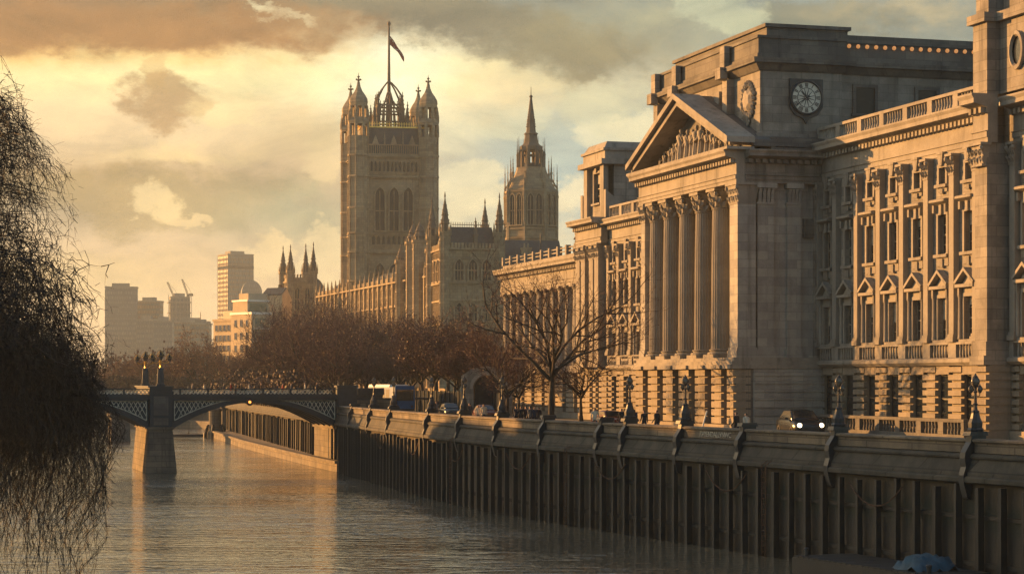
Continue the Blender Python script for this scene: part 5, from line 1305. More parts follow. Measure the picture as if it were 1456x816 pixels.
for z0 in (10, 13, 16): MB().box(-2.6, 2.0, -1.5, 0, z_(z0 + 6), z_(z0 + 6.2)).build('balcony', 'white', o)
block_windows(o, .8, 8.2, -3.2, z_(10), z_(25), 3, 5, .7, 1.4, -math.pi / 2)
o = thing('sunlit_gable_house', 'small house with a bright sunlit gable below the pinnacled tower', 'house', tuple(at(408, 640, VZ)), R(62))
mb = MB(); mb.prism([(-2.6, 0), (2.6, 0), (2.6, z_(34.5)), (0, z_(37.6)), (-2.6, z_(35.6))], 0, 7, 'y'); mb.build('wall', 'render', o)
mb = MB(); mb.prism([(-2.8, z_(35.63)), (0, z_(37.7)), (2.8, z_(34.5)), (2.8, z_(34.8)), (0, z_(38.0)), (-2.8, z_(35.93))], .2, 7.2, 'y'); mb.build('roof', 'slate', o)
mb = MB(); mb.box(1.2, 2, 3, 4, z_(35), z_(39)); mb.build('chimney', 'brick', o)

# ------------------------------------------------------------------ city towers on the horizon
def city(name, label, px0, px1, py, d, mat, rot=0.0, top=None, depth=None, band=0):
    w_ = (px1 - px0) * d / F; p = at((px0 + px1) / 2, d, VZ); H = EYE + (540 - py) * d / F - VZ
    o = thing(name, label, 'building', tuple(p), rot); k = 1 / (abs(math.cos(rot)) + abs(math.sin(rot)) * (depth or 1)); a = w_ * k / 2; b_ = a * (depth or 1)
    mb = MB(); mb.box(-a, a, -b_, b_, 0, H)
    n_ = max(4, int(2 * a / 3.2))
    for i in range(n_ + 1): x = -a + i * 2 * a / n_; mb.box(x - .3, x + .3, -b_ - .35, -b_ + .1, 0, H - 1); mb.box(-a - .35, -a + .1, -b_ + i * 2 * b_ / n_ - .3, -b_ + i * 2 * b_ / n_ + .3, 0, H - 1)
    mb.build('wall', mat, o)
    gm = MB(); nf = max(3, int(H / 4))
    for j in range(nf): z0 = (j + .35) * H / nf; gm.box(-a - .06, a + .06, -b_ - .06, b_ + .06, z0, z0 + H / nf * .45)
    gm.build('window_bands', 'cityglass', o)
    mb = MB(); mb.box(-a - .5, a + .5, -b_ - .5, b_ + .5, H, H + 1.2); mb.box(-a * .6, a * .5, -b_ * .5, b_ * .6, H + 1.2, H + 4); mb.build('roof', 'concrete', o)
    return o, a, b_, H
o, a, b_, H = city('office_tower', 'tallest square office tower on the horizon with one sunlit side', 309, 361, 364, 1900, 'towerstone', R(29))
mb = MB(); mb.box(-a - .4, a + .4, -b_ - .4, b_ + .4, H - 12, H - 9.5); mb.box(-a - .3, a + .3, -b_ - .3, b_ + .3, H - 78, H - 76); mb.build('plant_floor_band', 'hoard', o)
p = at(357.5, 1820, VZ)
o = thing('round_topped_tower', 'ribbed office tower with a rounded top standing before the tallest tower', 'building', tuple(p), R(10))
a = 14.5 * 1820 / F; hb = EYE + 122 * 1820 / F - VZ; prof = [(-a, 0), (a, 0), (a, hb)] + [(a * math.cos(i * math.pi / 12), hb + a * 1.3 * math.sin(i * math.pi / 12)) for i in range(1, 12)] + [(-a, hb)]
mb = MB(); mb.prism(prof, -a, a, 'y')
for i in range(9): x = -a + .6 + i * (2 * a - 1.2) / 8; mb.box(x - .35, x + .35, -a - .6, -a + .1, 0, hb + a * .4)
mb.build('wall', 'glasstower', o)
mb = MB()
for i in range(8): x = -a + 1.6 + i * (2 * a - 1.2) / 8 - .2; mb.box(x - .5, x + .5, -a - .1, -a - .003, 4, hb)
mb.build('window_bands', 'cityglass', o)
city('office_tower', 'broad pale office slab at the left of the horizon beside the willow', 150, 196, 410, 1700, 'glasstower', R(6), depth=.5)
city('office_block', 'brown flat topped office block right of the pale slab', 196, 231, 430, 1720, 'towerstone', R(-6), depth=.6)
o, a, b_, H = city('office_tower', 'half built office tower with two cranes on its roof', 240, 271, 424, 1800, 'glasstower', R(14), depth=.8)
mb = MB()
for j in range(5): mb.box(-a - 2.2, a + 1.5, -b_ - 1.5, b_ + 1.5, H - 4 - j * 9, H - 3.3 - j * 9)
for i in range(7): x = -a - 2 + i * (2 * a + 3.3) / 6; mb.box(x - .2, x + .2, -b_ - 1.4, -b_ - 1.0, H - 40, H + 3)
mb.build('scaffolding', 'concrete', o)
city('office_block', 'low grey block below the brown flat topped office', 196, 222, 456, 1650, 'glasstower', R(-4))
city('office_block', 'low grey block with a dark edge below the cranes', 219, 247, 458, 1600, 'glasstower', R(4))
city('office_block', 'wide low block right of the crane tower', 247, 298, 459, 1680, 'towerstone', R(3), depth=.5)
city('office_block', 'dark low block left of the tallest tower', 272, 300, 462, 1500, 'towerstone', R(-5), depth=.6)
for (x0, y0, x1, y1), lb in (((247, 421, 238, 401), 'left one of two slender cranes on the horizon'), ((267, 419, 259, 397), 'right one of two slender cranes on the horizon')):
    d = 1800; p, q = at(x0, d, py=y0), at(x1, d, py=y1)
    o = thing('tower_crane', lb, 'crane', tuple(p), 0, 'cranes on the half built tower')
    mb = MB(); v = q - p
    for s in (-.5, .5): mb.tube([(s, 0, 0), (s + v.x, 0, v.z)], .28, 4)
    for i in range(9): a_ = i / 9; b2 = (i + 1) / 9; mb.tube([(-.5 + v.x * a_, 0, v.z * a_), (.5 + v.x * b2, 0, v.z * b2)], .18, 4)
    mb.build('jib', 'iron', o)
    mb = MB(); mb.box(-.9, .9, -.9, .9, -10, 0); mb.build('mast', 'iron', o); mb = MB(); mb.box(1, 4.5, -1, 1, -1.2, 1); mb.tube([(3, 0, 1), (1.2, 0, 5), (v.x, 0, v.z)], .12, 4); mb.build('counterweight', 'iron', o)
o = thing('radio_mast', 'thin mast standing on the horizon between the cranes and tallest tower', 'mast', tuple(at(285, 1500, VZ)))
MB().lathe([(1.2, 0), (.5, 40), (.25, 52)], 0, 0, 6).build('pole', 'iron', o); mb = MB(); mb.box(-1.6, 1.6, -.4, .4, 44, 45.2); mb.build('aerial', 'iron', o)

# ------------------------------------------------------------------ unseen warehouses added on the left bank to shade the river wall
for (x, y, w_, L_, h), lb in (((-95, 160.5, 18, 45, 24.6), 'tallest unseen warehouse added to shade the river wall'), ((-95, 193.5, 18, 19, 21.6), 'second tallest unseen warehouse added to shade the river wall'), ((-95, 213.5, 18, 17, 19.0), 'third tallest unseen warehouse added to shade the river wall'), ((-95, 239, 18, 31, 15.0), 'lowest unseen warehouse added to shade the river wall')):
    o = thing('shade_warehouse', lb, 'warehouse', (x, y, 4.0))
    mb = MB(); mb.prism([(-w_ / 2, 0), (w_ / 2, 0), (w_ / 2, h - 3), (0, h), (-w_ / 2, h - 3)], -L_ / 2, L_ / 2, 'y'); mb.build('wall', 'brick', o)
    mb = MB(); mb.prism([(-w_ / 2 - .4, h - 3.1), (0, h + .05), (w_ / 2 + .4, h - 3.1), (w_ / 2 + .4, h - 2.8), (0, h + .4), (-w_ / 2 - .4, h - 2.8)], -L_ / 2 - .3, L_ / 2 + .3, 'y'); mb.build('roof', 'slate', o)
    block_windows(o, -L_ / 2 + 1, L_ / 2 - 1, w_ / 2, 1, h - 4, 7, 3, 1.2, 1.9, math.pi / 2)

bankline = Path([tuple(v) for v in near.P] + [tuple(v) for v in far.P[1:]], 0)
# ------------------------------------------------------------------ hoarding, gateway, kiosk along the street
def behind(px, n):
    """a point n metres behind the river wall at a bearing; the direction along the wall"""
    k = (px - 728) / F; last = None
    for i in range(241):
        p, t_, nn = bankline(bankline.L * i / 240); q = p - nn * n; f = q.x - k * q.y
        if last is not None and f * last[0] <= 0:
            u = last[0] / (last[0] - f); return last[1].lerp(q, u), t_, nn
        last = (f, q)
    return q, t_, nn
q0, t0, _ = behind(712, 12.5); q1, _, _ = behind(512, 11)
dv = (q1 - q0); hl = dv.length
o = thing('hoarding_fence', 'long navy boarded hoarding behind the parapet under the reddish trees', 'fence', (q0.x, q0.y, G), math.atan2(dv.y, dv.x))
n_ = int(hl / 2.4); mb = MB()
for i in range(n_): mb.box(i * hl / n_ + .03, (i + 1) * hl / n_ - .03, -.03, .03, .15, 2.5 + .06 * (i % 2))
mb.build('boards', 'hoard', o)
for i in range(n_ + 1): MB().box(i * hl / n_ - .07, i * hl / n_ + .07, .035, .16, 0, 2.6).build('post', 'timber', o)
p = at(692, 213, G)
o = thing('stone_gateway', 'pale stone gateway with a round arched opening behind the hoarding', 'gateway', tuple(p), R(-8))
mb = MB(); arc = [(1.35 * math.cos(math.pi * i / 12), 2.9 + 1.35 * math.sin(math.pi * i / 12)) for i in range(13)]
mb.prism([(-2.6, 0), (-1.35, 0)] + arc[::-1] + [(1.35, 0), (2.6, 0), (2.6, 4.2), (1.6, 4.9), (0, 5.2), (-1.6, 4.9), (-2.6, 4.2)], 0, .9, 'y'); mb.build('wall', 'portland', o)
mb = MB(); mb.prism([(r * math.cos(math.pi * i / 12), 2.9 + r * math.sin(math.pi * i / 12)) for r, rng in ((1.75, range(13)), (1.4, range(12, -1, -1))) for i in rng], -.12, -.003, 'y'); mb.build('arch_moulding', 'portland_plain', o)
mb = MB(); mb.box(-1.3, 1.3, .5, .6, 0, 4.2); mb.build('gate', 'hoard', o)
q, t_, nn = behind(506, 5.0)
o = thing('kiosk', 'small pale blue canvas kiosk left of the blue bus', 'kiosk', (q.x, q.y, G + .12), .3)
MB().box(-.7, .7, -.7, .7, 0, 2.1).build('booth', 'paleblue', o); mb = MB(); mb.lathe([(1.25, 2.1), (1.2, 2.2), (.1, 2.9), (.03, 3.05)], 0, 0, 4, R(45)); mb.build('canopy', 'paleblue', o)

# ------------------------------------------------------------------ vehicles
def wheel(parent, x, y, r):
    mb = MB(); mb.T = Matrix.Rotation(R(90), 4, 'Y'); mb.lathe([(r * .62, -.1), (r * .95, -.1), (r, -.05), (r, .05), (r * .95, .1), (r * .62, .1)], 0, 0, 16, close=False); w_ = mb.build('wheel', 'rubber', parent, True, (x, y, r))
    mb = MB(); mb.T = Matrix.Rotation(R(90), 4, 'Y'); mb.lathe([(.03, -.06), (r * .62, -.07), (r * .62, .07), (.03, .06)], 0, 0, 10); mb.build('rim', 'cargrey', w_)
def loft(secs, mat, name, parent, cap=True):
    """smooth shell through cross sections (y, half width at sill, at waist, at top, z0, zwaist, ztop)"""
    mb = MB(); n_ = 0
    for y, a, b_, c, z0, zm, z1 in secs:
        row = [(-a, z0), (-a - .02, (z0 + zm) / 2), (-b_, zm), (-(b_ + c) / 2, (zm + z1) / 2 + .03), (-c, z1 - .03), (-c * .7, z1), (c * .7, z1), (c, z1 - .03), ((b_ + c) / 2, (zm + z1) / 2 + .03), (b_, zm), (a + .02, (z0 + zm) / 2), (a, z0)]
        n_ = len(row); mb.v += [(x, y, z) for x, z in row]
    for i in range(len(secs) - 1):
        for j in range(n_): mb.f.append((i * n_ + j, i * n_ + (j + 1) % n_, (i + 1) * n_ + (j + 1) % n_, (i + 1) * n_ + j))
    mb.f += [tuple(range(n_)), tuple(n_ * (len(secs) - 1) + j for j in range(n_))]; mb.mi = [0] * len(mb.f)
    return mb.build(name, mat, parent, True)
def make_car(label, loc, rot, paint, lit=True):
    """front of the car at -y"""
    c = thing('parked_car', label, 'car', loc, rot, 'cars along the embankment street')
    loft([(-2.15, .62, .66, .6, .35, .55, .68), (-2.05, .78, .80, .70, .25, .60, .80), (-1.2, .82, .85, .74, .22, .72, .93), (-.85, .82, .85, .76, .22, .75, .97), (1.3, .82, .85, .76, .22, .78, 1.0), (1.95, .80, .83, .72, .25, .75, .98), (2.15, .66, .70, .6, .4, .7, .85)], paint, 'body', c)
    loft([(-1.05, .72, .71, .70, .93, .96, .99), (-.35, .72, .66, .58, .93, 1.2, 1.44), (.5, .72, .66, .58, .93, 1.22, 1.48), (1.2, .72, .66, .57, .93, 1.2, 1.42), (1.75, .70, .69, .66, .93, .97, 1.0)], paint, 'cabin', c)
    mb = MB(); mb.add([(-.66, -1.03, 1.0), (.66, -1.03, 1.0), (.55, -.42, 1.42), (-.55, -.42, 1.42)], [(0, 1, 2, 3)]); mb.build('windscreen', 'glass', c)
    for s in (-1, 1):
        mb = MB(); mb.add([(s * .735, -.85, 1.0), (s * .735, 1.5, 1.02), (s * .62, 1.1, 1.38), (s * .62, -.3, 1.40)], [(0, 1, 2, 3)]); mb.build('side_window', 'leaded', c)
        for y in (-1.35, 1.35): wheel(c, s * .76, y, .32)
        h = MB(); h.T = Matrix.Translation((s * .58, -2.12, .66)) @ Matrix.Rotation(R(90), 4, 'X'); h.lathe([(.001, .06), (.09, .05), (.13, 0), (.13, -.08)], 0, 0, 12); h.build('headlight', 'headlight' if lit else 'globe', c)
        MB().cbox((s * .92, -.62, 1.0), (.16, .12, .12)).build('door_mirror', paint, c)
    MB().box(-.45, .45, -2.17, -2.10, .42, .58).build('grille', 'iron', c)
    return c
CARS = [(1138, 9.5, 'carpaint', True, 1.25, 'black car with lit headlamps facing the camera beside the portico side'),
        (868, 6.0, 'carred', False, 1.0, 'dark red car between two parapet lamps left of the portico'),
        (640, 5.5, 'carpaint', False, 1.0, 'black car in front of the middle of the navy hoarding'),
        (690, 6.0, 'carred', False, 1.0, 'dark red car at the right end of the navy hoarding')]
for px, n_, paint, lit, sc_, lb in CARS:
    q, t_, nn = behind(px, n_ + 2.2); make_car(lb, (q.x, q.y, G + .004), (.12 if lit else math.atan2(t_.y, t_.x) - math.pi / 2), paint, lit).scale = (sc_,) * 3
q, t_, nn = behind(556, 6.5)
bus = thing('blue_bus', 'blue bus with a white roof edge parked behind the embankment parapet', 'bus', (q.x, q.y, G + .004), math.atan2(t_.y, t_.x) - math.pi / 2 + .18)
mb = MB(); mb.prism([(-1.15, .35), (1.15, .35), (1.2, 1.4), (1.15, 3.0), (1.0, 3.15), (-1.0, 3.15), (-1.15, 3.0), (-1.2, 1.4)], -4.5, 4.5, 'y'); mb.build('body', 'blue', bus)
mb = MB(); mb.prism([(-1.18, 3.0), (1.18, 3.0), (1.08, 3.28), (-1.08, 3.28)], -2.6, 4.4, 'y'); mb.build('roof', 'white', bus)
for s in (-1, 1):
    for i in range(5): mb = MB(); y = -2.7 + i * 1.4; mb.add([(s * 1.205, y, 1.65), (s * 1.205, y + 1.15, 1.65), (s * 1.172, y + 1.15, 2.75), (s * 1.172, y, 2.75)], [(0, 1, 2, 3)]); mb.build('side_window', 'leaded', bus)
    for y in (-3.0, 2.8): wheel(bus, s * 1.08, y, .48)
    h = MB(); h.T = Matrix.Translation((s * .85, -4.52, .85)) @ Matrix.Rotation(R(90), 4, 'X'); h.lathe([(.001, .05), (.12, .03), (.15, -.03)], 0, 0, 12); h.build('headlight', 'globe', bus)
MB().box(-1.0, 1.0, -4.56, -4.503, 1.5, 2.7).build('windscreen', 'glass', bus); MB().box(-1.1, 1.1, -4.6, -4.4, .35, .6).build('bumper', 'iron', bus)
q, t_, nn = behind(1000, 2.0)
o = thing('leaning_pole', 'slanting white pole behind the parapet below the portico', 'pole', (q.x, q.y, G + .12))
mb = MB(); mb.tube([(-.25, 0, 0), (.22, -.05, 1.75)], .05, 6); mb.build('pole', 'white', o); MB().lathe([(.2, 0), (.2, .06), (.08, .1)], -.25, 0, 8).build('foot', 'iron', o)

q, t_, nn = behind(1262, -3.4)
o = thing('landing_stage', 'low dark floating landing stage with a blue tarpaulin at the foot of the river wall', 'pontoon', (q.x, q.y, 0), math.atan2(t_.y, t_.x) - math.pi / 2)
MB().prism([(-1.7, -.4), (1.7, -.4), (1.8, .1), (1.8, .95), (-1.8, .95), (-1.8, .1)], -6, 6, 'y').build('hull', 'timber', o)
mb = MB()
for i in range(24): mb.box(-1.75, 1.75, -5.95 + i * .497, -5.95 + i * .497 + .46, .953, 1.02 + .01 * (i % 3))
mb.build('deck', 'timber', o)
for y in (-5.4, 5.4): MB().lathe([(.1, 1.0), (.12, 1.35), (.16, 1.4), (.1, 1.47)], -1.3, y, 8).build('bollard', 'iron', o)
rg = np.random.default_rng(4); mb = MB(); n_ = 9
for i in range(n_ + 1):
    for j in range(n_ + 1): u, v = i / n_, j / n_; mb.v.append((-1.3 + 2.6 * u, -4.6 + 2.8 * v, 1.03 + .7 * math.sin(math.pi * u) ** .6 * math.sin(math.pi * v) ** .6 + rg.normal() * .09 + .08 * math.sin(i * 2.1 + j)))
for i in range(n_):
    for j in range(n_): a_ = i * (n_ + 1) + j; mb.f.append((a_, a_ + n_ + 1, a_ + n_ + 2, a_ + 1)); mb.mi.append(0)
mb.build('tarpaulin', 'tarp', o, True)

# ------------------------------------------------------------------ people
def person_mesh(name, top, legs, stride=.22, arm=.2, hair='hair'):
    """one continuous skinned figure, 1.74 m tall"""
    J = [((0, 0, .95), .135), ((0, .01, 1.15), .125), ((0, .0, 1.36), .15), ((0, 0, 1.49), .06), ((0, -.02, 1.60), .098), ((0, -.015, 1.68), .085),
         ((.1, 0, .90), .095), ((.11, -stride * .5, .50), .062), ((.11, -stride * .3 + .02, .09), .045), ((.11, -stride * .3 - .13, .04), .038),
         ((-.1, 0, .90), .095), ((-.11, stride * .25, .50), .062), ((-.11, stride * .95, .11), .045), ((-.11, stride * .95 - .12, .04), .038),
         ((.2, 0, 1.40), .062), ((.25, .04 + arm * .2, 1.14), .046), ((.24, -.06 - arm * .5, .92), .036), ((.235, -.10 - arm * .6, .84), .034),
         ((-.2, 0, 1.40), .062), ((-.25, -.02, 1.14), .046), ((-.24, .03 - arm * .2, .90), .036), ((-.235, .0 - arm * .2, .82), .034)]
    E = [(0, 1), (1, 2), (2, 3), (3, 4), (4, 5), (0, 6), (6, 7), (7, 8), (8, 9), (0, 10), (10, 11), (11, 12), (12, 13), (2, 14), (14, 15), (15, 16), (16, 17), (2, 18), (18, 19), (19, 20), (20, 21)]
    me = bpy.data.meshes.new(name); me.from_pydata([j[0] for j in J], E, []); o = bpy.data.objects.new(name, me); COL.objects.link(o)
    md = o.modifiers.new('Skin', 'SKIN'); md.use_smooth_shade = True
    for i, v in enumerate(me.skin_vertices[0].data): v.radius = (J[i][1], J[i][1]); v.use_root = (i == 0)
    ss_ = o.modifiers.new('Sub', 'SUBSURF'); ss_.levels = 1
    bpy.context.view_layer.update()
    r = bpy.data.meshes.new_from_object(o.evaluated_get(bpy.context.evaluated_depsgraph_get())); r.name = name
    bpy.data.objects.remove(o); bpy.data.meshes.remove(me)
    r.materials.clear()
    for m_ in (top, legs, 'skin', hair): r.materials.append(M[m_])
    idx = []
    for p in r.polygons:
        c = p.center; idx.append(3 if (c.z > 1.66 or (c.z > 1.56 and c.y > .02)) else 2 if c.z > 1.47 or (c.z < .88 and abs(c.x) > .2) else 0 if c.z > .86 else 1)
    r.polygons.foreach_set('material_index', idx); r.update()
    return r
PM = [person_mesh('person', *a) for a in (('cloth_black', 'cloth_navy', .3, .2), ('cloth_navy', 'cloth_black', .15, .1), ('cloth_brown', 'cloth_navy', .3, .25), ('cloth_red', 'cloth_black', .2, .15), ('cloth_cream', 'cloth_navy', .25, .2), ('cloth_grey', 'cloth_black', .1, .1))]
random.seed(21)
bx = [-16.5, -14.8, -10.2, -6.1, 3.6, 5.0, 5.7, 6.4, 7.0, 7.8, 8.3, 9.0, 9.9, 11.2, 12.1, 12.9, 13.6, 14.6, 16.0, 17.3]
for i, x in enumerate(bx):
    k = [0, 1, 2, 0, 5, 4, 0, 2, 1, 3, 5, 0, 4, 2, 0, 1, 3, 5, 4, 1][i]
    o = inst('person', PM[k], None, tuple(brM @ Vector((x, 1.1 + random.uniform(0, 1.4), 8.0))), BR + random.choice((1, -1)) * math.pi / 2 + random.uniform(-.3, .3), random.uniform(.94, 1.04))
    tag(o, 'person in winter clothes seen over the bridge parapet', 'person', 'people crossing the bridge')
walk = [(734, 1.6, 1), (741, 1.4, 0), (748, 1.9, 1), (754, 1.5, 5), (760, 1.8, 1), (766, 2.3, 0), (846, 1.6, 4), (884, 1.8, 0), (902, 1.6, 1), (916, 2.6, 0), (934, 1.7, 0), (1047, 1.8, 0), (680, 1.6, 4), (688, 1.9, 4), (668, 1.7, 1), (620, 1.6, 5), (1061, 1.7, 4)]
WL = {846: 'person in a cream coat on the pavement left of the globe lamp', 884: 'person in black beside the globe lamp left of the portico', 902: 'person in navy just right of the globe lamp',
      916: 'person in black on the pavement below the leftmost portico column', 934: 'person in black walking below the middle of the portico', 1047: 'person in black beside the corner of the portico',
      680: 'left one of two people in cream coats before the hoarding', 688: 'right one of two people in cream coats before the hoarding', 668: 'person in navy left of the two cream coats', 620: 'person in grey behind the sunlit parapet', 1061: 'person in a cream coat by the parapet at the shaded portico corner'}
for px, n_, k in walk:
    q, t_, nn = behind(px, n_); a = math.atan2(t_.y, t_.x) + math.pi / 2 * random.choice((1, -1, 1))
    o = inst('person', PM[k], None, (q.x, q.y, G + .12), a + random.uniform(-.4, .4), random.uniform(.96, 1.06))
    tag(o, WL.get(px, 'person in dark clothes in the small crowd by the bare trees'), 'person', 'people on the embankment pavement')

# ------------------------------------------------------------------ trees
class Quads:
    """thin twigs and leaves as flat slips"""
    def __init__(s): s.a = []
    def slip(s, p, q, w_, rng):
        d = q - p; n_ = np.cross(d, rng.normal(size=3)); n_ /= (np.linalg.norm(n_) + 1e-9); n_ *= w_ / 2
        s.a.append((p - n_, p + n_, q + n_ * .6, q - n_ * .6))
    def mesh(s, name, mat, leaves=None, lmat=None):
        A = np.array(s.a, dtype=np.float32); n1 = len(A)
        if leaves is not None and len(leaves): A = np.concatenate([A, np.asarray(leaves, dtype=np.float32)])
        n_ = len(A); me = bpy.data.meshes.new(name)
        me.vertices.add(4 * n_); me.vertices.foreach_set('co', A.reshape(-1)); me.loops.add(4 * n_); me.loops.foreach_set('vertex_index', np.arange(4 * n_, dtype=np.int32))
        me.polygons.add(n_); me.polygons.foreach_set('loop_start', np.arange(n_, dtype=np.int32) * 4)
        me.materials.append(M[mat])
        if lmat: me.materials.append(M[lmat]); me.polygons.foreach_set('material_index', np.array([0] * n1 + [1] * (n_ - n1), dtype=np.int32))
        me.update(calc_edges=True); me.validate()
        return me
def leaf_quads(pts, size, rng):
    n_ = len(pts); c = np.asarray(pts); u = rng.normal(size=(n_, 3)); u /= np.linalg.norm(u, axis=1)[:, None]; v = np.cross(u, rng.normal(size=(n_, 3))); v /= np.linalg.norm(v, axis=1)[:, None]
    k = (size * rng.uniform(.6, 1.3, size=n_))[:, None]; u *= k; v *= k * .75
    return np.stack([c - u, c + v, c + u, c - v], axis=1)
def tree_meshes(seed, h, trunk, spread, r0=.24, nl=7, twig_w=.024, leaves=0, leaf=.07, lmat='leaf_red', up=.35, twigs=7):
    """a bare round headed street tree: trunk and limbs as one mesh, fine twigs (and a few leaves) as another"""
    rng = np.random.default_rng(seed); mb = MB(); Q = Quads(); tips = []
    def grow(p, d, L, r, lev):
        pts = [p]; n_ = 4; d = d / np.linalg.norm(d)
        for i in range(n_):
            d = d + rng.normal(size=3) * (.16 if lev else .05) + np.array([0, 0, up * .25 if lev else .1]); d /= np.linalg.norm(d); pts.append(pts[-1] + d * L / n_)
        rr = [r * (1 - .55 * i / n_) for i in range(n_ + 1)]
        if lev <= 2: mb.tube([tuple(q) for q in pts], rr, 6 if lev == 0 else 5 if lev == 1 else 4)
        else:
            for i in range(n_): Q.slip(pts[i], pts[i + 1], max(twig_w, rr[i] * 2), rng)
        if lev == 4: tips.extend(pts[1:]); return
        kids_ = {0: nl, 1: 6, 2: 6, 3: twigs}[lev]
        for k in range(kids_):
            f = (.72 + .28 * (k + .5) / kids_) if lev == 0 else .25 + .75 * (k + rng.uniform(0, .9)) / kids_
            f = min(f, .999); i = int(f * n_); b_ = pts[i] + (pts[i + 1] - pts[i]) * (f * n_ - i)
            a = 2.4 * k + rng.uniform(-.4, .4); side = np.cross(d, [0.3, .2, .93]); side /= np.linalg.norm(side); s2 = np.cross(d, side)
            o = side * math.cos(a) + s2 * math.sin(a); open_ = {0: rng.uniform(.7, 1.5), 1: .95, 2: 1.0, 3: 1.1}[lev]
            ln = {0: spread * rng.uniform(.8, 1.1), 1: spread * .48, 2: spread * .27, 3: spread * .14}[lev] * rng.uniform(.7, 1.2)
            grow(b_, d + o * open_ + np.array([0, 0, .15]), ln, {0: r * .5, 1: r * .5, 2: r * .42, 3: .012}[lev] * rng.uniform(.8, 1.1), lev + 1)
        if lev: grow(pts[-1], d, L * .5, rr[-1], min(4, lev + 1))
    grow(np.zeros(3), np.array([0, 0, 1.0]), trunk, r0, 0)
    al = np.array(tips); top = max(np.percentile(al[:, 2], 99), max(v[2] for v in mb.v)); k = h / top
    mb.v = [(x * k, y * k, z * k) for x, y, z in mb.v]; Q.a = [tuple(q * k for q in s) for s in Q.a]
    lf = None
    if leaves:
        c = al[rng.integers(0, len(al), leaves)] * k + rng.normal(size=(leaves, 3)) * .12; lf = leaf_quads(c, leaf, rng)
    mb.lathe([(r0 * 1.7, -.1), (r0 * 1.25, .2), (r0 * 1.02, .7)], 0, 0, 7)
    return mb.mesh('trunk', 'bark', True), Q.mesh('crown', 'twig', lf, lmat if leaves else None)
TV = [tree_meshes(100 + i, 9.3, 3.6, 3.4, .22, 8, .032, 4200, .075) for i in range(4)]            # reddish avenue trees
TB = [tree_meshes(200 + i, 17.0, 3.2, 7.4, .45, 8, .055, 2600, .11, 'leaf_red', .2) for i in range(3)]  # big trees beyond the bridge
TO = [tree_meshes(300 + i, 14.0, 2.4, 6.8, .4, 9, .05, 7000, .14, 'leaf_orange', .15) for i in range(2)]
def plant(px=None, d=None, pos=None, mesh=None, name='bare_tree', label='', group=None, s=1.0, rot=0.0, z=G):
    p = pos if pos is not None else at(px, d, z)
    t_ = thing(name, label, 'tree', (p[0], p[1], z), rot, group); t_.scale = (s, s, s)
    inst('trunk', mesh[0], t_); inst('crown', mesh[1], t_)
    return t_
random.seed(8)
big = tree_meshes(41, 13.0, 4.6, 6.2, .27, 8, .026, 260, .07, 'leaf_red', .12, 4)
q, t_, nn = behind(785, 2.4)
plant(pos=(q.x, q.y), mesh=big, name='plane_tree', label='big bare tree with wide spreading limbs before the colonnade', rot=.6, z=G + .12)
b2 = tree_meshes(43, 8.6, 3.4, 4.6, .22, 7, .024, 200, .06, 'leaf_red', .15, 4)
for px, n_, s, rz, lb in ((721, 2.6, .95, 1.0, 'slim bare tree beside the parapet just left of the colonnade'), (737, 7.0, .86, 2.2, 'small bare tree between the slim one and the big bare tree'), (826, 12.0, .9, 4.0, 'bare tree in front of the left pavilion pilasters')):
    q, t_, nn = behind(px, n_); plant(pos=(q.x, q.y), mesh=b2, name='bare_tree', label=lb, s=s, rot=rz, z=G + .12)
pos_av = []
for i, px in enumerate((700, 676, 655, 636, 618, 600, 583, 566, 549, 532, 516, 500)):
    q, t_, nn = behind(px, 12.6 + (i % 2) * 1.2); pos_av.append((q.x, q.y))
for i, px in enumerate((690, 668, 645, 622, 600, 578, 556, 535, 514)):
    q, t_, nn = behind(px, 20 + (i % 3) * 2.5); pos_av.append((q.x, q.y))
for i, (x, y) in enumerate(pos_av):
    plant(pos=(x, y), mesh=TV[i % 4], name='street_tree', label='reddish brown leafless tree in the dense avenue before the palace', group='avenue of reddish street trees', s=random.uniform(.84, 1.22) * (1.0 if i < 12 else 1.2), rot=random.uniform(0, 6.28))
far_trees = [(478, 262, .62), (455, 285, .7), (432, 300, .72), (410, 330, .78), (392, 345, .8), (372, 372, .72), (352, 400, .7), (470, 330, .9), (445, 380, 1.0), (418, 400, 1.0), (498, 345, .95), (520, 360, .95), (465, 430, 1.25), (440, 450, 1.25), (490, 460, 1.2), (398, 440, 1.0), (545, 420, .9), (572, 400, .85)]
for i, (px, d, s) in enumerate(far_trees):
    plant(px, d, mesh=TB[i % 3], name='bare_tree', label='dark bare tree in the belt of trees beyond the right end of the bridge', group='dark bare trees beyond the bridge', s=s * random.uniform(.92, 1.05), rot=random.uniform(0, 6.28))
for i, (px, d, s, lb) in enumerate(((283, 480, 1.02, 'round orange brown tree above the middle of the bridge'), (255, 500, .72, 'smaller orange tree left of the round one over the bridge'), (316, 470, .78, 'smaller orange tree right of the round one over the bridge'),
                                    (205, 490, .66, 'orange tree between the willow and the bridge lamps'), (182, 500, .70, 'orange tree showing through the edge of the willow'), (338, 500, .66, 'orange brown tree under the office block'), (228, 540, .55, 'low orange tree behind the bridge lamps'), (300, 560, .5, 'low orange tree behind the round orange one'))):
    plant(px, d, mesh=TO[i % 2], name='orange_tree', label=lb, group='orange trees on the far bank', s=s, rot=1.3 * i)

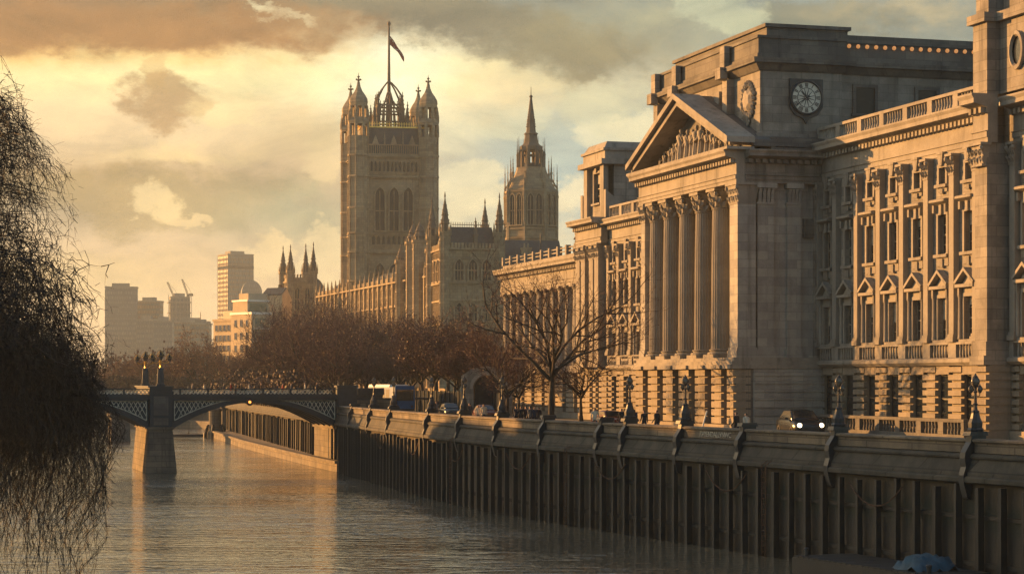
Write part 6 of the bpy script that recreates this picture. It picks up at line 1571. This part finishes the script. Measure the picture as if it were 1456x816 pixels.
# clipped hedges along the far bank and under the avenue
def hedge(a, b, z, h, w_, label, seed):
    rg = np.random.default_rng(seed); a = Vector(a); b = Vector(b); L = (b - a).length
    o = thing('hedge', label, 'hedge', (a.x, a.y, z), math.atan2(b.y - a.y, b.x - a.x)); n_ = int(L * 150)
    p = np.stack([rg.uniform(0, L, n_), rg.normal(0, .33, n_) * w_, h * rg.beta(2.2, 1.3, n_)], axis=1); p[:, 2] *= 1 + .18 * np.sin(p[:, 0] * .9) * np.sin(p[:, 0] * .23)
    Q = Quads(); Q.a = list(leaf_quads(p, .22, rg)); inst('foliage', Q.mesh('foliage', 'hedge_leaf'), o)
    mb = MB()
    for i in range(int(L / 3)): mb.tube([(i * 3 + 1, 0, 0), (i * 3 + 1.1, .1, h * .7)], [.1, .05], 5)
    inst('stem', mb.mesh('stem', 'bark'), o)
p0, p1, p2, p3 = (behind(x, 3.5)[0] for x in (505, 440, 395, 350))
hedge((-27.5, 268), (-44, 345), G, 4.4, 1.6, 'dark hedge along the bank just beyond the right end of the bridge', 1)
hedge((-46, 352), (-52, 440), G, 5.0, 1.8, 'dark hedge on the bank beyond the stone pillar', 2)
hedge((-58, 452), (-110, 468), G, 4.6, 2.0, 'brown hedge on the far bank below the orange trees', 3)
# far woods that read as one mass
rng = np.random.default_rng(77); c = []
for i in range(420):
    x = rng.uniform(-420, 40); y = rng.uniform(600, 820); r = rng.uniform(5, 9); n_ = 130; u = rng.normal(size=(n_, 3)); u /= np.linalg.norm(u, axis=1)[:, None]
    c.append(np.array([x, y, G + r * .8]) + u * r * rng.uniform(.5, 1.0, size=(n_, 1)) * np.array([1, 1, .95]))
Qw = Quads(); Qw.a = list(leaf_quads(np.concatenate(c), .55, rng))
tag(inst('far_woods', Qw.mesh('far_woods', 'twig')), 'hazy belt of far trees on the opposite bank', 'woods', kind='stuff')

# the willow on the near left bank
def willow(seed=5):
    rng = np.random.default_rng(seed); mb = MB(); Q = Quads()
    prof = [(0, 4.5), (2.7, 4.7), (4.8, 5.2), (5.9, 5.0), (7.3, 5.4), (9.2, 5.3), (10.4, 5.5), (11.1, 4.5), (12.2, 3.9), (13.4, 3.9), (14.2, 3.5), (15.0, 2.5), (16.2, 2.0), (17.2, 1.5)]
    zs, rs = [a for a, _ in prof], [b for _, b in prof]
    def env(z, a): return np.interp(z, zs, rs) * (1 + .07 * math.sin(3 * a + z * .8) + .06 * math.sin(7 * a + 2.1 * z))
    mb.tube([(0, 0, -.2), (.1, .1, 1.2), (.25, 0, 2.6), (.2, -.1, 4.2)], [.75, .58, .5, .46], 9)
    ends = []
    def bez(p, c_, q, n): return [((1 - t_) ** 2) * p + 2 * t_ * (1 - t_) * c_ + t_ * t_ * q for t_ in np.linspace(0, 1, n)]
    for k in range(46):                                     # main limbs: up, then arching over at the crown's edge
        a = 2.4 * k; zt = 5.5 + 11.0 * ((k * .618) % 1.0); re = env(zt, a) * rng.uniform(.78, .97)
        p = np.array([.2, 0, rng.uniform(2.5, 4.4)]); q = np.array([re * math.cos(a), re * math.sin(a), zt - .5]); c_ = np.array([re * .35 * math.cos(a), re * .35 * math.sin(a), zt + 1.6])
        pts = bez(p, c_, q, 11); r = rng.uniform(.12, .2); mb.tube([tuple(x) for x in pts], [r * (1 - .85 * i / 10) + .012 for i in range(11)], 5)
        for j in range(3, 11):
            for s in range(3):                              # side branches
                b_ = pts[j]; aa = a + rng.normal() * .9; zz_ = b_[2] + rng.uniform(-.9, .9); rr = env(max(0, zz_), aa) * rng.uniform(.7, 1.0)
                e = np.array([rr * math.cos(aa), rr * math.sin(aa), zz_]); dd = e - b_; L = np.linalg.norm(dd)
                if L > 3.2: e = b_ + dd / L * 3.2
                m_ = (b_ + e) / 2 + np.array([0, 0, rng.uniform(.1, .6)]); bp_ = bez(b_, m_, e, 6)
                for i in range(5): Q.slip(bp_[i], bp_[i + 1], .05 - .006 * i, rng)
                ends += bp_[2:]
    ends = np.array(ends)
    def strand(p, n, L, w_, out=.25):
        d = np.array([p[0], p[1], 0]); d = d / (np.linalg.norm(d) + .01) * out + rng.normal(size=3) * .3; d[2] = rng.uniform(-.2, .35)
        for i in range(n):
            d = d * .84 + np.array([0, 0, -.20]) + rng.normal(size=3) * .21; q = p + d / np.linalg.norm(d) * L / n
            if q[2] < (.3 if q[0] < 1.2 else -2.9): break
            lim = env(max(0., q[2]), math.atan2(q[1], q[0])) * 1.02; rad = math.hypot(q[0], q[1])
            if rad > lim: q[0] *= lim / rad; q[1] *= lim / rad
            Q.slip(p, q, w_, rng)
            if rng.random() < .75:
                s_ = rng.normal(size=3) * .5 + np.array([0, 0, -.1]) + d * .5; s_ /= np.linalg.norm(s_); m_ = q + s_ * rng.uniform(.15, .42); Q.slip(q, m_, w_ * .8, rng)
                if rng.random() < .5: s2 = s_ + rng.normal(size=3) * .5; Q.slip(m_, m_ + s2 / np.linalg.norm(s2) * .2, w_ * .7, rng)
            p = q
    for e in ends:
        for k in range(2):
            if rng.random() < (.85 if e[2] < 10 else .5): strand(e + rng.normal(size=3) * .1, 8, rng.uniform(1.0, 3.0), rng.uniform(.013, .023))
    low = ends[ends[:, 2] < 9.0]
    for e in low[rng.integers(0, len(low), 1300)]: strand(e + rng.normal(size=3) * .1, 14, rng.uniform(3.0, 9.0), rng.uniform(.014, .024), .12)
    n_ = 3000; z_r = rng.triangular(3.4, 7.5, 13.2, n_); a_r = rng.uniform(0, 6.283, n_)
    for z1, a in zip(z_r, a_r):                             # the tangle inside the crown
        rr = env(z1, a) * math.sqrt(rng.uniform(.05, .5)); strand(np.array([rr * math.cos(a), rr * math.sin(a), z1]), 7, rng.uniform(1.2, 3.2), rng.uniform(.022, .038), .1)
    return mb.mesh('trunk', 'bark', True), Q.mesh('crown', 'willow_twig')
wl = willow()
o = thing('willow_tree', 'huge bare willow with drooping twigs at the left edge', 'tree', (-18.6, 70, 3.6), .4)
inst('trunk', wl[0], o); inst('crown', wl[1], o)

# ------------------------------------------------------------------ winter haze
mb = MB(); mb.box(-2950, 2950, -90, 3950, -1.6, 138)
hz = tag(mb.build('haze', 'iron'), kind='stuff'); m_ = bpy.data.materials.new('winter haze'); m_.use_nodes = True; n = NT(m_.node_tree)
v = n.n('ShaderNodeVolumePrincipled'); v.inputs['Color'].default_value = (*HAZE_COLOR, 1); v.inputs['Density'].default_value = HAZE_DENSITY; v.inputs['Anisotropy'].default_value = .35
oo = n.n('ShaderNodeOutputMaterial'); n.put(oo.inputs['Volume'], v.outputs[0]); hz.data.materials.clear(); hz.data.materials.append(m_)
